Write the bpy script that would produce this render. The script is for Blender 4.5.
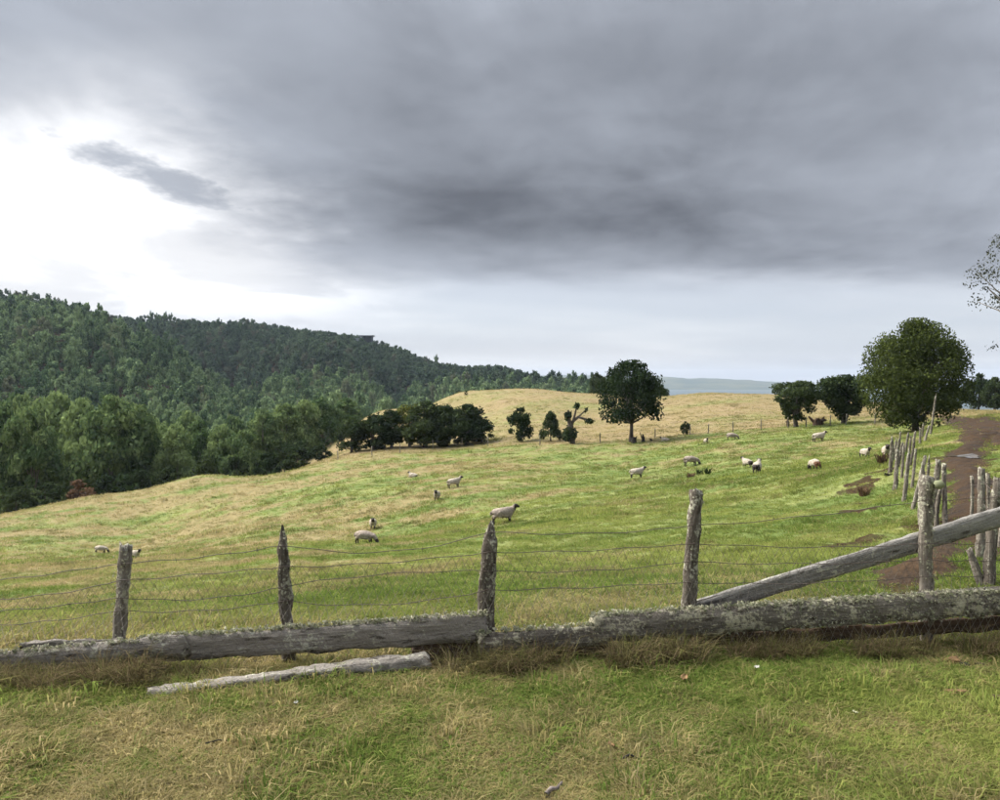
import bpy, bmesh, math, random
import numpy as np
from mathutils import Vector, Matrix

for o in list(bpy.data.objects):
    bpy.data.objects.remove(o)
S = bpy.context.scene
COL = S.collection
R = math.radians
rng = np.random.default_rng(7)
random.seed(7)

# ------------------------------------------------------------------ camera
CAM_Z = 1.9
PITCH = math.atan(20 / 800)           # eye level sits 20 px above the picture's centre
cd = bpy.data.cameras.new('camera')
cam = bpy.data.objects.new('camera', cd)
COL.objects.link(cam)
cam.location = (0, 0, CAM_Z)
cam.rotation_euler = (math.pi / 2 - PITCH, 0, 0)
cd.sensor_fit = 'HORIZONTAL'
cd.sensor_width = 36
cd.lens = 28.8
cd.clip_start = 0.05
cd.clip_end = 30000
S.camera = cam

# ------------------------------------------------------------------ exposure
EXPO = 3.4
S.view_settings.view_transform = 'Standard'
S.view_settings.look = 'None'
S.view_settings.exposure = EXPO
S.view_settings.gamma = 1
S.view_settings.use_curve_mapping = False
S.cycles.max_bounces = 4
S.cycles.diffuse_bounces = 2
S.cycles.glossy_bounces = 2
S.cycles.transmission_bounces = 3
S.cycles.transparent_max_bounces = 8
S.cycles.volume_bounces = 0
S.cycles.use_denoising = True
S.cycles.use_adaptive_sampling = True
S.cycles.adaptive_threshold = 0.02

# ------------------------------------------------------------------ sun
SUN_EL, SUN_AZ = R(44), R(-72)        # azimuth from +Y, negative = left
sl = bpy.data.lights.new('sun', 'SUN')
sl.energy = 1.0
sl.angle = R(45)
sl.color = (1.0, 0.95, 0.87)
sun = bpy.data.objects.new('sun', sl)
COL.objects.link(sun)
sdir = Vector((math.sin(SUN_AZ) * math.cos(SUN_EL), math.cos(SUN_AZ) * math.cos(SUN_EL), math.sin(SUN_EL)))
sun.rotation_euler = sdir.to_track_quat('Z', 'Y').to_euler()

# ------------------------------------------------------------------ sky: Nishita behind a procedural cloud deck
class Ex:
    """tiny expression wrapper around Math nodes"""
    nt = None
    def __init__(s, sock): s.s = sock
    @staticmethod
    def op(name, *a, clamp=False):
        n = Ex.nt.nodes.new('ShaderNodeMath'); n.operation = name; n.use_clamp = clamp
        for i, v in enumerate(a):
            if isinstance(v, Ex): Ex.nt.links.new(v.s, n.inputs[i])
            else: n.inputs[i].default_value = v
        return Ex(n.outputs[0])
    def __add__(s, o): return Ex.op('ADD', s, o)
    __radd__ = __add__
    def __sub__(s, o): return Ex.op('SUBTRACT', s, o)
    def __rsub__(s, o): return Ex.op('SUBTRACT', o, s)
    def __mul__(s, o): return Ex.op('MULTIPLY', s, o)
    __rmul__ = __mul__
    def __truediv__(s, o): return Ex.op('DIVIDE', s, o)
    def smooth(s, a, b):
        n = Ex.nt.nodes.new('ShaderNodeMapRange'); n.interpolation_type = 'SMOOTHERSTEP'
        Ex.nt.links.new(s.s, n.inputs[0]); n.inputs[1].default_value = a; n.inputs[2].default_value = b
        return Ex(n.outputs[0])

def comb(x, y, z):
    n = Ex.nt.nodes.new('ShaderNodeCombineXYZ')
    for i, v in enumerate((x, y, z)):
        if isinstance(v, Ex): Ex.nt.links.new(v.s, n.inputs[i])
        else: n.inputs[i].default_value = v
    return n.outputs[0]

def noise(vec, scale, detail=5, rough=0.55, dist=0.0, lac=2.0):
    n = Ex.nt.nodes.new('ShaderNodeTexNoise')
    Ex.nt.links.new(vec, n.inputs['Vector'])
    n.inputs['Scale'].default_value = scale; n.inputs['Detail'].default_value = detail
    n.inputs['Roughness'].default_value = rough; n.inputs['Distortion'].default_value = dist
    n.inputs['Lacunarity'].default_value = lac
    return Ex(n.outputs['Fac'])

def mixc(f, a, b):
    n = Ex.nt.nodes.new('ShaderNodeMix'); n.data_type = 'RGBA'
    if isinstance(f, Ex): Ex.nt.links.new(f.s, n.inputs[0])
    else: n.inputs[0].default_value = f
    for v, k in ((a, 6), (b, 7)):
        if isinstance(v, bpy.types.NodeSocket): Ex.nt.links.new(v, n.inputs[k])
        else: n.inputs[k].default_value = (*v, 1)
    return n.outputs[2]

def build_world():
    w = bpy.data.worlds.new('World'); S.world = w; w.use_nodes = True
    nt = w.node_tree; nt.nodes.clear(); Ex.nt = nt
    out = nt.nodes.new('ShaderNodeOutputWorld')
    g = nt.nodes.new('ShaderNodeTexCoord').outputs['Generated']
    nrm = nt.nodes.new('ShaderNodeVectorMath'); nrm.operation = 'NORMALIZE'; nt.links.new(g, nrm.inputs[0])
    sep = nt.nodes.new('ShaderNodeSeparateXYZ'); nt.links.new(nrm.outputs[0], sep.inputs[0])
    dx, dy, dz = (Ex(sep.outputs[i]) for i in range(3))
    up = Ex.op('MAXIMUM', dz, 0.0)
    den = up + 0.12
    px, py = dx / den, dy / den                  # position on the flat cloud deck
    P = comb(px, py, 0.0)
    # wobble the deck coordinates so that the cloud rims are ragged
    n1 = noise(P, 1.1, 6, 0.55) - 0.5
    n2 = noise(comb(px * 0.8, py * 0.8, 5.3), 3.2, 6, 0.62) - 0.5
    qx = px + n1 * 0.60 + n2 * 0.26
    qy = py + n1 * 0.9 + n2 * 0.3
    # deck covers everything right of the open lane (x > -1) and nearer than the far rim
    rim = 4.25 - Ex.op('SQRT', qx * qx * 0.35 + qy * qy * 1.0)
    lane = Ex.op('SMOOTH_MAX', qx + 1.13 + n2 * 0.25, (2.2 - qy - qx * 0.12) * 0.8 + n2 * 0.3, 0.35)
    lane2 = Ex.op('SMOOTH_MIN', lane, rim, 0.7)
    deck = lane2.smooth(-0.34, 0.62)
    # one torn-off scrap of cloud hanging in the lane
    fx, fy = (px + n2 * 0.14) + 1.08, (py + n2 * 0.30) - 2.62
    fw = fx - fy * 0.36
    scrap = 1.0 - Ex.op('SQRT', fw * fw * 42.0 + fy * fy * 6.5)
    n4 = noise(comb(px, py * 0.7, 4.4), 9.0, 5, 0.6) - 0.5
    scrap = (scrap + n2 * 1.2 + n1 * 0.8 + n4 * 1.7).smooth(-0.55, 0.85) * 0.95
    cover = Ex.op('MAXIMUM', deck, scrap)
    # deck thickness -> grey level
    s1 = noise(comb(px * 0.55 + py * 0.25, py * 0.75 - px * 0.2, 1.7), 1.0, 4, 0.5)
    s2 = noise(comb(px * 1.0 - py * 0.3, py * 0.42 + px * 0.15, 8.1), 1.6, 7, 0.58, 0.7)
    s3 = noise(comb(px, py, 2.2), 3.4, 5, 0.6, 0.3)
    ex, ey = px - 0.40, py - 3.10
    core = Ex.op('POWER', 2.718, (ex * ex * 0.34 + ey * ey * 0.60) * -1.0)
    thick = core * 0.80 + (s1 - 0.5) * 1.4 + (s2 - 0.5) * 1.0 + (s3 - 0.5) * 0.5 + 0.06
    thick = Ex.op('MULTIPLY', thick, lane2.smooth(-0.2, 1.15) * 0.8 + 0.2, clamp=True)
    k = 2 ** -EXPO
    grey = mixc(thick, tuple(c * k for c in (0.485, 0.525, 0.60)), tuple(c * k for c in (0.140, 0.153, 0.182)))
    # below the deck's far rim and in the lane: bright thin cloud, brightest towards the hidden sun on the left
    glow = (n2 * 0.03 + n1 * 0.03 + dx * -0.55 + dy * 0.80 + dz * 0.22).smooth(0.83, 0.975)
    band = noise(comb(px * 0.35, py * 0.9 - px * 0.15, 3.3), 1.0, 4, 0.5)
    band = (band - 0.5) * 0.9 + 0.5
    low = mixc(band.smooth(0.3, 0.75), tuple(c * k for c in (0.58, 0.60, 0.67)), tuple(c * k for c in (0.75, 0.765, 0.815)))
    veilw = noise(comb(px * 0.9, py * 0.55, 6.6), 1.7, 6, 0.55, 0.4).smooth(0.34, 0.62)
    white = mixc(veilw, tuple(c * k for c in (0.93, 0.94, 0.97)), tuple(c * k for c in (1.5, 1.5, 1.51)))
    bright = mixc(glow, low, white)
    # faint grey bank standing low above the hills
    bank = dz.smooth(0.135, 0.05) * (noise(comb(dx * 1.3, dy * 1.3, dz * 9.0), 1.6, 5, 0.5)).smooth(0.36, 0.62)
    bright = mixc(bank * 0.75 * (1.0 - glow * 0.25), bright, tuple(c * k for c in (0.50, 0.54, 0.63)))
    cloud = mixc(cover, bright, grey)
    # an overcast deck grows about three times brighter from the horizon to the zenith
    zen = nt.nodes.new('ShaderNodeVectorMath'); zen.operation = 'SCALE'
    nt.links.new(cloud, zen.inputs[0]); nt.links.new((dz.smooth(0.36, 0.95) * 2.0 + 1.0).s, zen.inputs['Scale'])
    cloud = zen.outputs[0]
    # clear air between the clouds: Nishita
    sky = nt.nodes.new('ShaderNodeTexSky'); sky.sky_type = 'NISHITA'; sky.sun_disc = False
    sky.sun_elevation = SUN_EL; sky.sun_rotation = SUN_AZ
    b1 = nt.nodes.new('ShaderNodeBackground'); b1.inputs[1].default_value = 0.05
    nt.links.new(sky.outputs[0], b1.inputs[0])
    b2 = nt.nodes.new('ShaderNodeBackground'); b2.inputs[1].default_value = 1.0
    nt.links.new(cloud, b2.inputs[0])
    mx = nt.nodes.new('ShaderNodeMixShader')
    veil = 1.0 - (1.0 - cover) * 0.06 * (1.0 - glow)
    nt.links.new(veil.s, mx.inputs[0]); nt.links.new(b1.outputs[0], mx.inputs[1]); nt.links.new(b2.outputs[0], mx.inputs[2])
    nt.links.new(mx.outputs[0], out.inputs[0])
    w.cycles.sampling_method = 'MANUAL'; w.cycles.sample_map_resolution = 512
build_world()

# ------------------------------------------------------------------ helpers
def tag(o, label=None, cat=None, group=None, kind=None):
    if label: o['label'] = label
    if cat: o['category'] = cat
    if group: o['group'] = group
    if kind: o['kind'] = kind
    return o

def link(name, data, mats=(), parent=None, loc=None):
    o = bpy.data.objects.new(name, data); COL.objects.link(o)
    if data is not None:
        for m in mats:
            if m.name not in [x.name for x in data.materials if x]: data.materials.append(m)
    if parent: o.parent = parent
    if loc is not None: o.location = loc
    return o

def empty(name, loc, rz=0.0):
    o = bpy.data.objects.new(name, None); COL.objects.link(o)
    o.location = loc; o.rotation_euler = (0, 0, rz); o.empty_display_size = 0.2
    return o

def mesh_np(name, v, f, mat_idx=None, smooth=False, attrs=None):
    """v (N,3), f (M,k) uniform polygon size"""
    v = np.asarray(v, np.float32); f = np.asarray(f, np.int32)
    me = bpy.data.meshes.new(name); M, k = f.shape
    me.vertices.add(len(v)); me.vertices.foreach_set('co', v.ravel())
    me.loops.add(M * k); me.loops.foreach_set('vertex_index', f.ravel())
    me.polygons.add(M); me.polygons.foreach_set('loop_start', np.arange(M, dtype=np.int32) * k)
    me.polygons.foreach_set('loop_total', np.full(M, k, np.int32))
    if mat_idx is not None: me.polygons.foreach_set('material_index', np.asarray(mat_idx, np.int32))
    if smooth: me.polygons.foreach_set('use_smooth', np.ones(M, bool))
    for an, (dom, arr) in (attrs or {}).items():
        a = me.attributes.new(an, 'FLOAT', dom); a.data.foreach_set('value', np.asarray(arr, np.float32))
    me.update(calc_edges=True); me.validate()
    return me

def vnoise(x, y, seed=0):
    x = np.asarray(x, np.float64); y = np.asarray(y, np.float64)
    xi = np.floor(x).astype(np.int64); yi = np.floor(y).astype(np.int64)
    fx, fy = x - xi, y - yi
    fx = fx * fx * fx * (fx * (fx * 6 - 15) + 10); fy = fy * fy * fy * (fy * (fy * 6 - 15) + 10)
    def h(a, b):
        n = (a * 374761393 + b * 668265263 + seed * 1446648777) & 0xffffffff
        n = ((n ^ (n >> 13)) * 1274126177) & 0xffffffff
        n = ((n ^ (n >> 16)) * 2246822519) & 0xffffffff
        return ((n ^ (n >> 15)) & 0xffffff) / float(0xffffff)
    return ((h(xi, yi) * (1 - fx) + h(xi + 1, yi) * fx) * (1 - fy) +
            (h(xi, yi + 1) * (1 - fx) + h(xi + 1, yi + 1) * fx) * fy)

def fbm(x, y, seed=0, oct=4, gain=0.5):
    t, a, s = 0, 1.0, 0
    for i in range(oct):
        t = t + a * vnoise(x * 2 ** i + 17.3 * i, y * 2 ** i - 9.1 * i, seed + i); s += a; a *= gain
    return t / s

# pixel (of the 1000 x 800 photograph) -> direction with unit forward (Y) component
CP, SP = math.cos(PITCH), math.sin(PITCH)
def pdir(px, py):
    cx, cy = (px - 500) / 800, (400 - py) / 800
    d = np.array([cx, CP + cy * SP, -SP + cy * CP])
    return d / d[1]
def pt(px, py, d):
    v = pdir(px, py) * d
    return np.array([v[0], v[1], v[2] + CAM_Z])

# ------------------------------------------------------------------ terrain height
CTRL = [tuple(pt(*c)) for c in [
    # sloping pasture: spots where the sheep stand, then edges
    (503, 525, 32), (365, 543, 40), (101, 553, 54), (637, 477, 57), (756, 474, 40), (865, 458, 43), (819, 442, 62),
    (732, 440, 76), (454, 487, 57), (620, 443, 90), (330, 459, 100), (200, 476, 95), (90, 497, 88), (0, 516, 84), (-120, 545, 78),
    (450, 447, 103), (700, 434, 92), (800, 427, 86), (870, 424, 84), (850, 500, 22), (850, 560, 9.5), (700, 560, 11),
    (700, 520, 20), (700, 494, 33), (500, 562, 13), (300, 581, 11.5), (300, 545, 30), (150, 600, 10), (0, 565, 33), (0, 602, 12),
    (150, 520, 70), (300, 492, 70), (-150, 610, 12), (-150, 580, 33),
    # beside the track
    (945, 526, 12), (904, 500, 16), (890, 472, 25), (914, 447, 40), (930, 432, 58), (915, 433, 70), (980, 556, 8.5), (993, 587, 6.9),
    (1000, 435, 35), (1000, 480, 15), (985, 418, 62), (1150, 430, 35), (1150, 410, 80), (1150, 500, 15),
    # dry hill behind the pasture
    (600, 416, 130), (450, 420, 145), (800, 408, 125), (600, 396, 185), (460, 394, 190), (530, 393, 195), (700, 396, 185), (780, 396, 175), (900, 404, 150),
    (372, 414, 165), (332, 452, 132),
]]
CTRL += [(X, Y, 0.0) for X in (-4, -2, 0, 2, 4) for Y in (2.5, 4.2, 5.2, 6.0)]
CTRL += [(0, 0, 0.15), (0, -6, 0.4), (-10, 0, -0.5), (-12, 5, -0.9), (10, 0, 0.2), (10, 6, 0.2), (0, -60, 2), (-60, -20, -6), (60, -20, 2), (60, 40, 1),
         # drop behind the hill's left flank and the wooded valley
         (-44, 165, -16), (-62, 160, -24), (-48, 130, -18), (-38, 190, -15), (-20, 230, -14), (10, 250, -14), (60, 260, -14),
         (-70, 112, -19), (-55, 116, -18.5), (-40, 122, -17), (-90, 108, -22), (-120, 100, -24), (-80, 150, -26), (-110, 180, -26), (-70, 220, -26),
         (-140, 140, -27), (-30, 290, -22), (40, 320, -16), (100, 300, -12),
         (90, 150, -4), (150, 130, -1), (140, 260, -9), (200, 200, -5),
         # spur of the wooded hill
         (-250, 400, 28), (-200, 400, 22), (-166, 390, 9), (-90, 362, -17), (-330, 400, 37), (-200, 300, -2), (-260, 280, 2), (-150, 300, -13),
         (-300, 250, 2), (-120, 250, -22), (-60, 330, -20),
         # far ridge
         (-225, 600, 34), (-262, 600, 37), (-190, 600, 33), (-150, 600, 28), (-120, 600, 25), (-100, 600, 21), (-75, 600, 13), (0, 600, 0), (68, 600, -11), (140, 600, -16), (-300, 600, 40), (-420, 620, 48),
         (-160, 480, -12), (-60, 450, -18), (-230, 500, 2), (20, 420, -16), (-100, 800, 5), (-300, 850, 15), (100, 800, -30), (300, 600, -24), (250, 400, -14),
         (-600, 500, 50), (-500, 200, 10), (-300, 60, -15), (400, 300, -8), (400, 0, 0), (0, -400, 5), (-400, -200, -10)]
for a in range(0, 360, 30):
    for r_, z_ in ((1500, -66), (3000, -70), (7000, -75)):
        CTRL.append((r_ * math.sin(R(a)), r_ * math.cos(R(a)), z_))
CTRL = np.array(CTRL, float)

def warp(x, y):
    r = np.sqrt(x * x + y * y) + 1e-6
    k = np.log1p(r / 7.0) / r
    return np.stack([x * k, y * k], -1)
_cw = warp(CTRL[:, 0], CTRL[:, 1])
def _phi(r): return np.sqrt(r * r + 0.09 ** 2)
_A = _phi(np.linalg.norm(_cw[:, None] - _cw[None], axis=-1))
_n = len(CTRL)
_Pm = np.concatenate([np.ones((_n, 1)), _cw], 1)
_big = np.block([[_A - np.eye(_n) * 0.004, _Pm], [_Pm.T, np.zeros((3, 3))]])
_wt = np.linalg.solve(_big, np.concatenate([CTRL[:, 2], np.zeros(3)]))

def height(x, y, detail=True):
    x = np.atleast_1d(np.asarray(x, float)); y = np.atleast_1d(np.asarray(y, float))
    sh = x.shape; x = x.ravel(); y = y.ravel()
    out = np.empty(len(x))
    for i in range(0, len(x), 20000):
        w = warp(x[i:i + 20000], y[i:i + 20000])
        d = np.linalg.norm(w[:, None] - _cw[None], axis=-1)
        out[i:i + 20000] = _phi(d) @ _wt[:_n] + _wt[_n] + w @ _wt[_n + 1:]
    if detail:
        r = np.sqrt(x * x + y * y)
        a = np.clip((r - 5.5) / 10, 0, 1)
        out += (fbm(x / 7.0, y / 7.0, 3, 3) - .5) * 0.30 * a
        out += (fbm(x / 1.6, y / 1.6, 9, 3) - .5) * (0.05 + 0.07 * a)
        out += (fbm(x / 0.5, y / 0.5, 19, 2) - .5) * (0.035 + 0.10 * np.clip((r - 6) / 6, 0, 1))
    return out.reshape(sh)

def hz(x, y): return float(height(x, y)[0])

_ds = np.exp(np.linspace(math.log(1.6), math.log(900), 900))
def ground_at(px, py):
    """where the sight line through a pixel of the photograph meets the ground"""
    d = pdir(px, py)
    z = CAM_Z + d[2] * _ds
    h = height(d[0] * _ds, d[1] * _ds)
    below = np.nonzero(z < h)[0]
    i = below[0] if len(below) else len(_ds) - 1
    lo, hi = _ds[max(i - 1, 0)], _ds[i]
    for _ in range(18):
        m = (lo + hi) / 2
        if CAM_Z + d[2] * m < hz(d[0] * m, d[1] * m): hi = m
        else: lo = m
    return np.array([d[0] * hi, d[1] * hi, hz(d[0] * hi, d[1] * hi)])

def in_poly(x, y, poly):
    poly = np.asarray(poly); c = np.zeros(x.shape, bool); j = len(poly) - 1
    for i in range(len(poly)):
        xi, yi = poly[i]; xj, yj = poly[j]
        t = ((yi > y) != (yj > y)) & (x < (xj - xi) * (y - yi) / (yj - yi + 1e-12) + xi)
        c ^= t; j = i
    return c
def poly_dist(x, y, poly):
    """signed distance, positive inside"""
    poly = np.asarray(poly, float); best = np.full(x.shape, 1e9)
    for i in range(len(poly)):
        a, b = poly[i], poly[(i + 1) % len(poly)]; ab = b - a
        t = np.clip(((x - a[0]) * ab[0] + (y - a[1]) * ab[1]) / (ab @ ab + 1e-9), 0, 1)
        best = np.minimum(best, np.hypot(x - a[0] - t * ab[0], y - a[1] - t * ab[1]))
    return np.where(in_poly(x, y, poly), best, -best)

TRACK_PX = [(935, 416), (965, 417), (1000, 421), (1060, 426), (1060, 446), (1000, 447), (985, 453), (990, 470), (1000, 500), (1020, 540),
            (1000, 560), (962, 548), (945, 575), (905, 583), (872, 572), (885, 556), (925, 548), (945, 528), (949, 500), (946, 472),
            (940, 459), (958, 447), (962, 434), (948, 425)]
TRACK = [ground_at(*p)[:2] for p in TRACK_PX]
BARE = [(ground_at(px, py)[:2], r) for px, py, r in
        [(858, 492, .55), (866, 503, .5), (852, 512, .45), (862, 480, .6), (850, 546, .32), (838, 548, .25), (862, 540, .3), (872, 560, .4), (884, 470, .5),
         (842, 600, .15), (905, 592, .3)]]

def fields(x, y):
    """(dry, lush, bare) of the turf at world positions"""
    r = np.hypot(x, y)
    # the dry hay hill starts behind the boundary fence
    xb = np.array([-200, -21, 13, 25, 33, 60, 200.]); yb = np.array([60, 99, 92.5, 91, 88, 84, 80.])
    hill = np.clip((y - np.interp(x, xb, yb) + (fbm(x / 5, y / 5, 31, 3) - .5) * 5) / 2.0, 0, 1)
    # contour streaks in the pasture
    u = x * 0.86 + y * 0.5; v = -x * 0.5 + y * 0.86
    n = fbm(u / 11, v / 4.0, 41, 3, .5) * 0.42 + fbm(u / 2.2, v / 1.2, 51, 4, .7) * 0.58
    left = np.clip(-x / 45, -0.5, 1.0)
    dry = (n - 0.485) * 3.6 + 0.38 + left * 0.38
    # strong green right of the middle, pale bands elsewhere
    g = np.exp(-(((x - 9) / 9) ** 2 + ((y - 30) / 20) ** 2)) + 0.7 * np.exp(-(((x - 4) / 4) ** 2 + ((y - 11) / 5) ** 2))
    dry = dry - g * 0.55
    near = np.clip((7.5 - r) / 1.5, 0, 1)
    nn = fbm(x / 0.8, y / 0.8, 61, 4, .6) * .45 + fbm(x / .16, y / .16, 71, 3, .6) * .55
    dn = (nn - 0.5) * 3.0 + 0.60 + 0.12 * np.clip(-x / 2, -1, 1) - 0.40 * np.exp(-((y - 4.75) / 0.38) ** 2)
    dry = dry * (1 - near) + dn * near
    dry = np.clip(dry, 0, 1)
    dry = dry * (1 - hill) + hill * np.clip(0.88 + (fbm(u / 16, v / 6, 81, 3) - .5) * 1.1, 0.45, 1.2)
    lush = np.clip(fbm(x / 3.1, y / 2.0, 91, 3) * 1.8 - 0.45, 0, 1)
    bare = np.zeros_like(x)
    for (bx, by), br in BARE:
        q = np.hypot(x - bx, (y - by) * 0.6) / br + (fbm(x / .35, y / .35, 101, 3) - .5) * 1.6
        bare = np.maximum(bare, np.clip((1.0 - q) * 2.2, 0, 1))
    td = poly_dist(x, y, TRACK)
    bare = np.maximum(bare, np.clip((td + 0.25 + (fbm(x / .9, y / .9, 111, 3) - .5) * 2.2) / 0.5, 0, 1) * (td > -2.5))
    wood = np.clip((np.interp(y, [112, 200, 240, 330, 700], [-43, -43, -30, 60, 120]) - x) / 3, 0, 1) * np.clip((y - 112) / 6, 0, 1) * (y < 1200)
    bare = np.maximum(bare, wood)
    return dry, lush, bare, hill

# ------------------------------------------------------------------ materials
def new_mat(name):
    m = bpy.data.materials.new(name); m.use_nodes = True
    nt = m.node_tree; nt.nodes.clear(); Ex.nt = nt
    out = nt.nodes.new('ShaderNodeOutputMaterial')
    return m, nt, out

def attr(name, typ='GEOMETRY'):
    n = Ex.nt.nodes.new('ShaderNodeAttribute'); n.attribute_name = name; n.attribute_type = typ
    return Ex(n.outputs['Fac'])
def geo_pos(): return Ex.nt.nodes.new('ShaderNodeNewGeometry').outputs['Position']
def obj_co(): return Ex.nt.nodes.new('ShaderNodeTexCoord').outputs['Object']
def obj_rand(): return Ex(Ex.nt.nodes.new('ShaderNodeObjectInfo').outputs['Random'])
def vmul(v, xyz):
    n = Ex.nt.nodes.new('ShaderNodeVectorMath'); n.operation = 'MULTIPLY'
    Ex.nt.links.new(v, n.inputs[0]); n.inputs[1].default_value = xyz
    return n.outputs[0]
def bump(h, strength, dist):
    b = Ex.nt.nodes.new('ShaderNodeBump'); b.inputs['Strength'].default_value = strength; b.inputs['Distance'].default_value = dist
    Ex.nt.links.new(h.s, b.inputs['Height']); return b.outputs[0]
def pbr(nt, out, col, rough=0.9, spec=0.2, nrm=None):
    p = nt.nodes.new('ShaderNodeBsdfPrincipled')
    if isinstance(col, bpy.types.NodeSocket): nt.links.new(col, p.inputs['Base Color'])
    else: p.inputs['Base Color'].default_value = (*col, 1)
    if isinstance(rough, Ex): nt.links.new(rough.s, p.inputs['Roughness'])
    else: p.inputs['Roughness'].default_value = rough
    p.inputs['Specular IOR Level'].default_value = spec
    if nrm is not None: nt.links.new(nrm, p.inputs['Normal'])
    nt.links.new(p.outputs[0], out.inputs[0]); return p
def leafy(nt, out, col, trans=0.35, rough=0.7):
    d = nt.nodes.new('ShaderNodeBsdfDiffuse'); t = nt.nodes.new('ShaderNodeBsdfTranslucent')
    for n in (d, t): nt.links.new(col, n.inputs[0])
    m = nt.nodes.new('ShaderNodeMixShader'); m.inputs[0].default_value = trans
    nt.links.new(d.outputs[0], m.inputs[1]); nt.links.new(t.outputs[0], m.inputs[2])
    nt.links.new(m.outputs[0], out.inputs[0])

GREEN_A, GREEN_B = (0.105, 0.145, 0.038), (0.185, 0.205, 0.070)
STRAW_A, STRAW_B = (0.235, 0.185, 0.095), (0.190, 0.160, 0.070)
HAY = (0.225, 0.165, 0.096)
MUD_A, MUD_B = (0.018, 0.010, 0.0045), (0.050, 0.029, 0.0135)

def ground_material():
    m, nt, out = new_mat('pasture')
    P = geo_pos()
    dry, lush, bare, hill = attr('dry'), attr('lush'), attr('bare'), attr('hill')
    n1 = noise(P, 2.2, 6, 0.62); n2 = noise(P, 14.0, 5, 0.65); n3 = noise(P, 0.5, 5, .6)
    g = mixc((lush + (n1 - .5) * 1.4).smooth(0, 1), GREEN_A, GREEN_B)
    s = mixc(n2.smooth(0.3, 0.7), STRAW_A, STRAW_B)
    s = mixc(hill, s, mixc((noise(P, .35, 6, .7) * .6 + n1 * .4).smooth(.35, .65), HAY, (0.215, 0.175, 0.080)))
    c = mixc((dry + (n1 - .5) * 0.8 + (n2 - .5) * 0.9 + (n3 - .5) * .7).smooth(0.1, 0.95), g, s)
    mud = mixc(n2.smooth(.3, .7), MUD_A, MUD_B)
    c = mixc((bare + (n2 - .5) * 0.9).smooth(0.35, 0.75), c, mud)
    # dark soil and thatch between the blades
    c = mixc(noise(P, 30, 3, .6).smooth(0.52, 0.74) * 0.30, c, (0.075, 0.062, 0.03))
    c = mixc((noise(vmul(P, (1, .8, 1)), 2.6, 4, .65) * .6 + noise(P, .9, 4, .6) * .4).smooth(0.46, 0.64) * 0.42 * (1.0 - hill * .5), c, (0.060, 0.072, 0.022))
    pbr(nt, out, c, 0.95, 0.1, bump(n1 * 0.6 + n2 * 0.4, 0.9, 0.12))
    return m
M_GROUND = ground_material()

def grass_material(name, greens, straws, trans=0.4, side=0.0):
    m, nt, out = new_mat(name)
    dry, lush = attr('dry', 'INSTANCER'), attr('lush', 'INSTANCER')
    rnd = obj_rand(); blade = attr('blade')
    g = mixc((lush * .6 + blade * .6).smooth(0, 1), *greens)
    s = mixc(blade, *straws)
    c = mixc((dry * 1.15 + (blade - .5) * 1.05 + (rnd - .5) * .55).smooth(0.15, 0.95), g, s)
    tone = attr('tuss_shade', 'INSTANCER') * 0.8 + rnd * 0.5 + blade * 0.3
    c = mixc(tone.smooth(0.55, 1.25) * 0.50, c, (0.045, 0.060, 0.016))  # darker plant tone, with micro-shadows among the tufts put into the colour
    leafy(nt, out, c, trans)
    return m
M_GRASS = grass_material('grass_blades', ((0.115, 0.175, 0.036), (0.285, 0.315, 0.085)), ((0.42, 0.335, 0.19), (0.33, 0.28, 0.115)), 0.5)
M_DRY = grass_material('dry_grass_blades', ((0.11, 0.135, 0.040), (0.20, 0.18, 0.065)), ((0.25, 0.195, 0.112), (0.060, 0.041, 0.024)), 0.35)

def leaf_material(name, dark, light, extra=None, trans=0.25):
    m, nt, out = new_mat(name)
    t = attr('tone'); r = obj_rand()
    c = mixc((t * 0.8 + (r - .5) * 0.5 + 0.1).smooth(0, 1), dark, light)
    if extra: c = mixc(r.smooth(0.86, 0.97) * 0.8, c, extra)
    leafy(nt, out, c, trans)
    return m
M_LEAF_BIG = leaf_material('leaves_dome_tree', (0.020, 0.030, 0.008), (0.066, 0.084, 0.024), trans=.25)
M_LEAF_DARK = leaf_material('leaves_dark', (0.018, 0.030, 0.014), (0.056, 0.076, 0.030))
M_LEAF_MID = leaf_material('leaves_valley', (0.060, 0.100, 0.040), (0.230, 0.300, 0.118), trans=.25)
M_LEAF_FOREST = leaf_material('leaves_forest', (0.050, 0.090, 0.046), (0.225, 0.300, 0.145), (0.110, 0.108, 0.075), trans=.2)
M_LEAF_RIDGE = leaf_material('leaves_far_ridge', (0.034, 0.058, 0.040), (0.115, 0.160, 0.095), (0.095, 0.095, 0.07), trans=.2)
M_LEAF_YELLOW = leaf_material('leaves_yellow_green', (0.07, 0.085, 0.02), (0.18, 0.19, 0.05))
M_LEAF_BROWN = leaf_material('leaves_brown', (0.075, 0.05, 0.032), (0.15, 0.095, 0.06))
M_LEAF_GREY = leaf_material('leaves_grey', (0.035, 0.04, 0.028), (0.085, 0.09, 0.06))

def bark_material(name, a, b):
    m, nt, out = new_mat(name)
    n = noise(vmul(obj_co(), (6, 6, 1.2)), 2.0, 5, .6)
    pbr(nt, out, mixc(n.smooth(.3, .7), a, b), .9, .2, bump(n, .6, .03)); return m
M_BARK = bark_material('bark', (0.045, 0.035, 0.028), (0.12, 0.10, 0.085))
M_BARK_PALE = bark_material('bark_pale', (0.10, 0.085, 0.07), (0.24, 0.21, 0.18))

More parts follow.
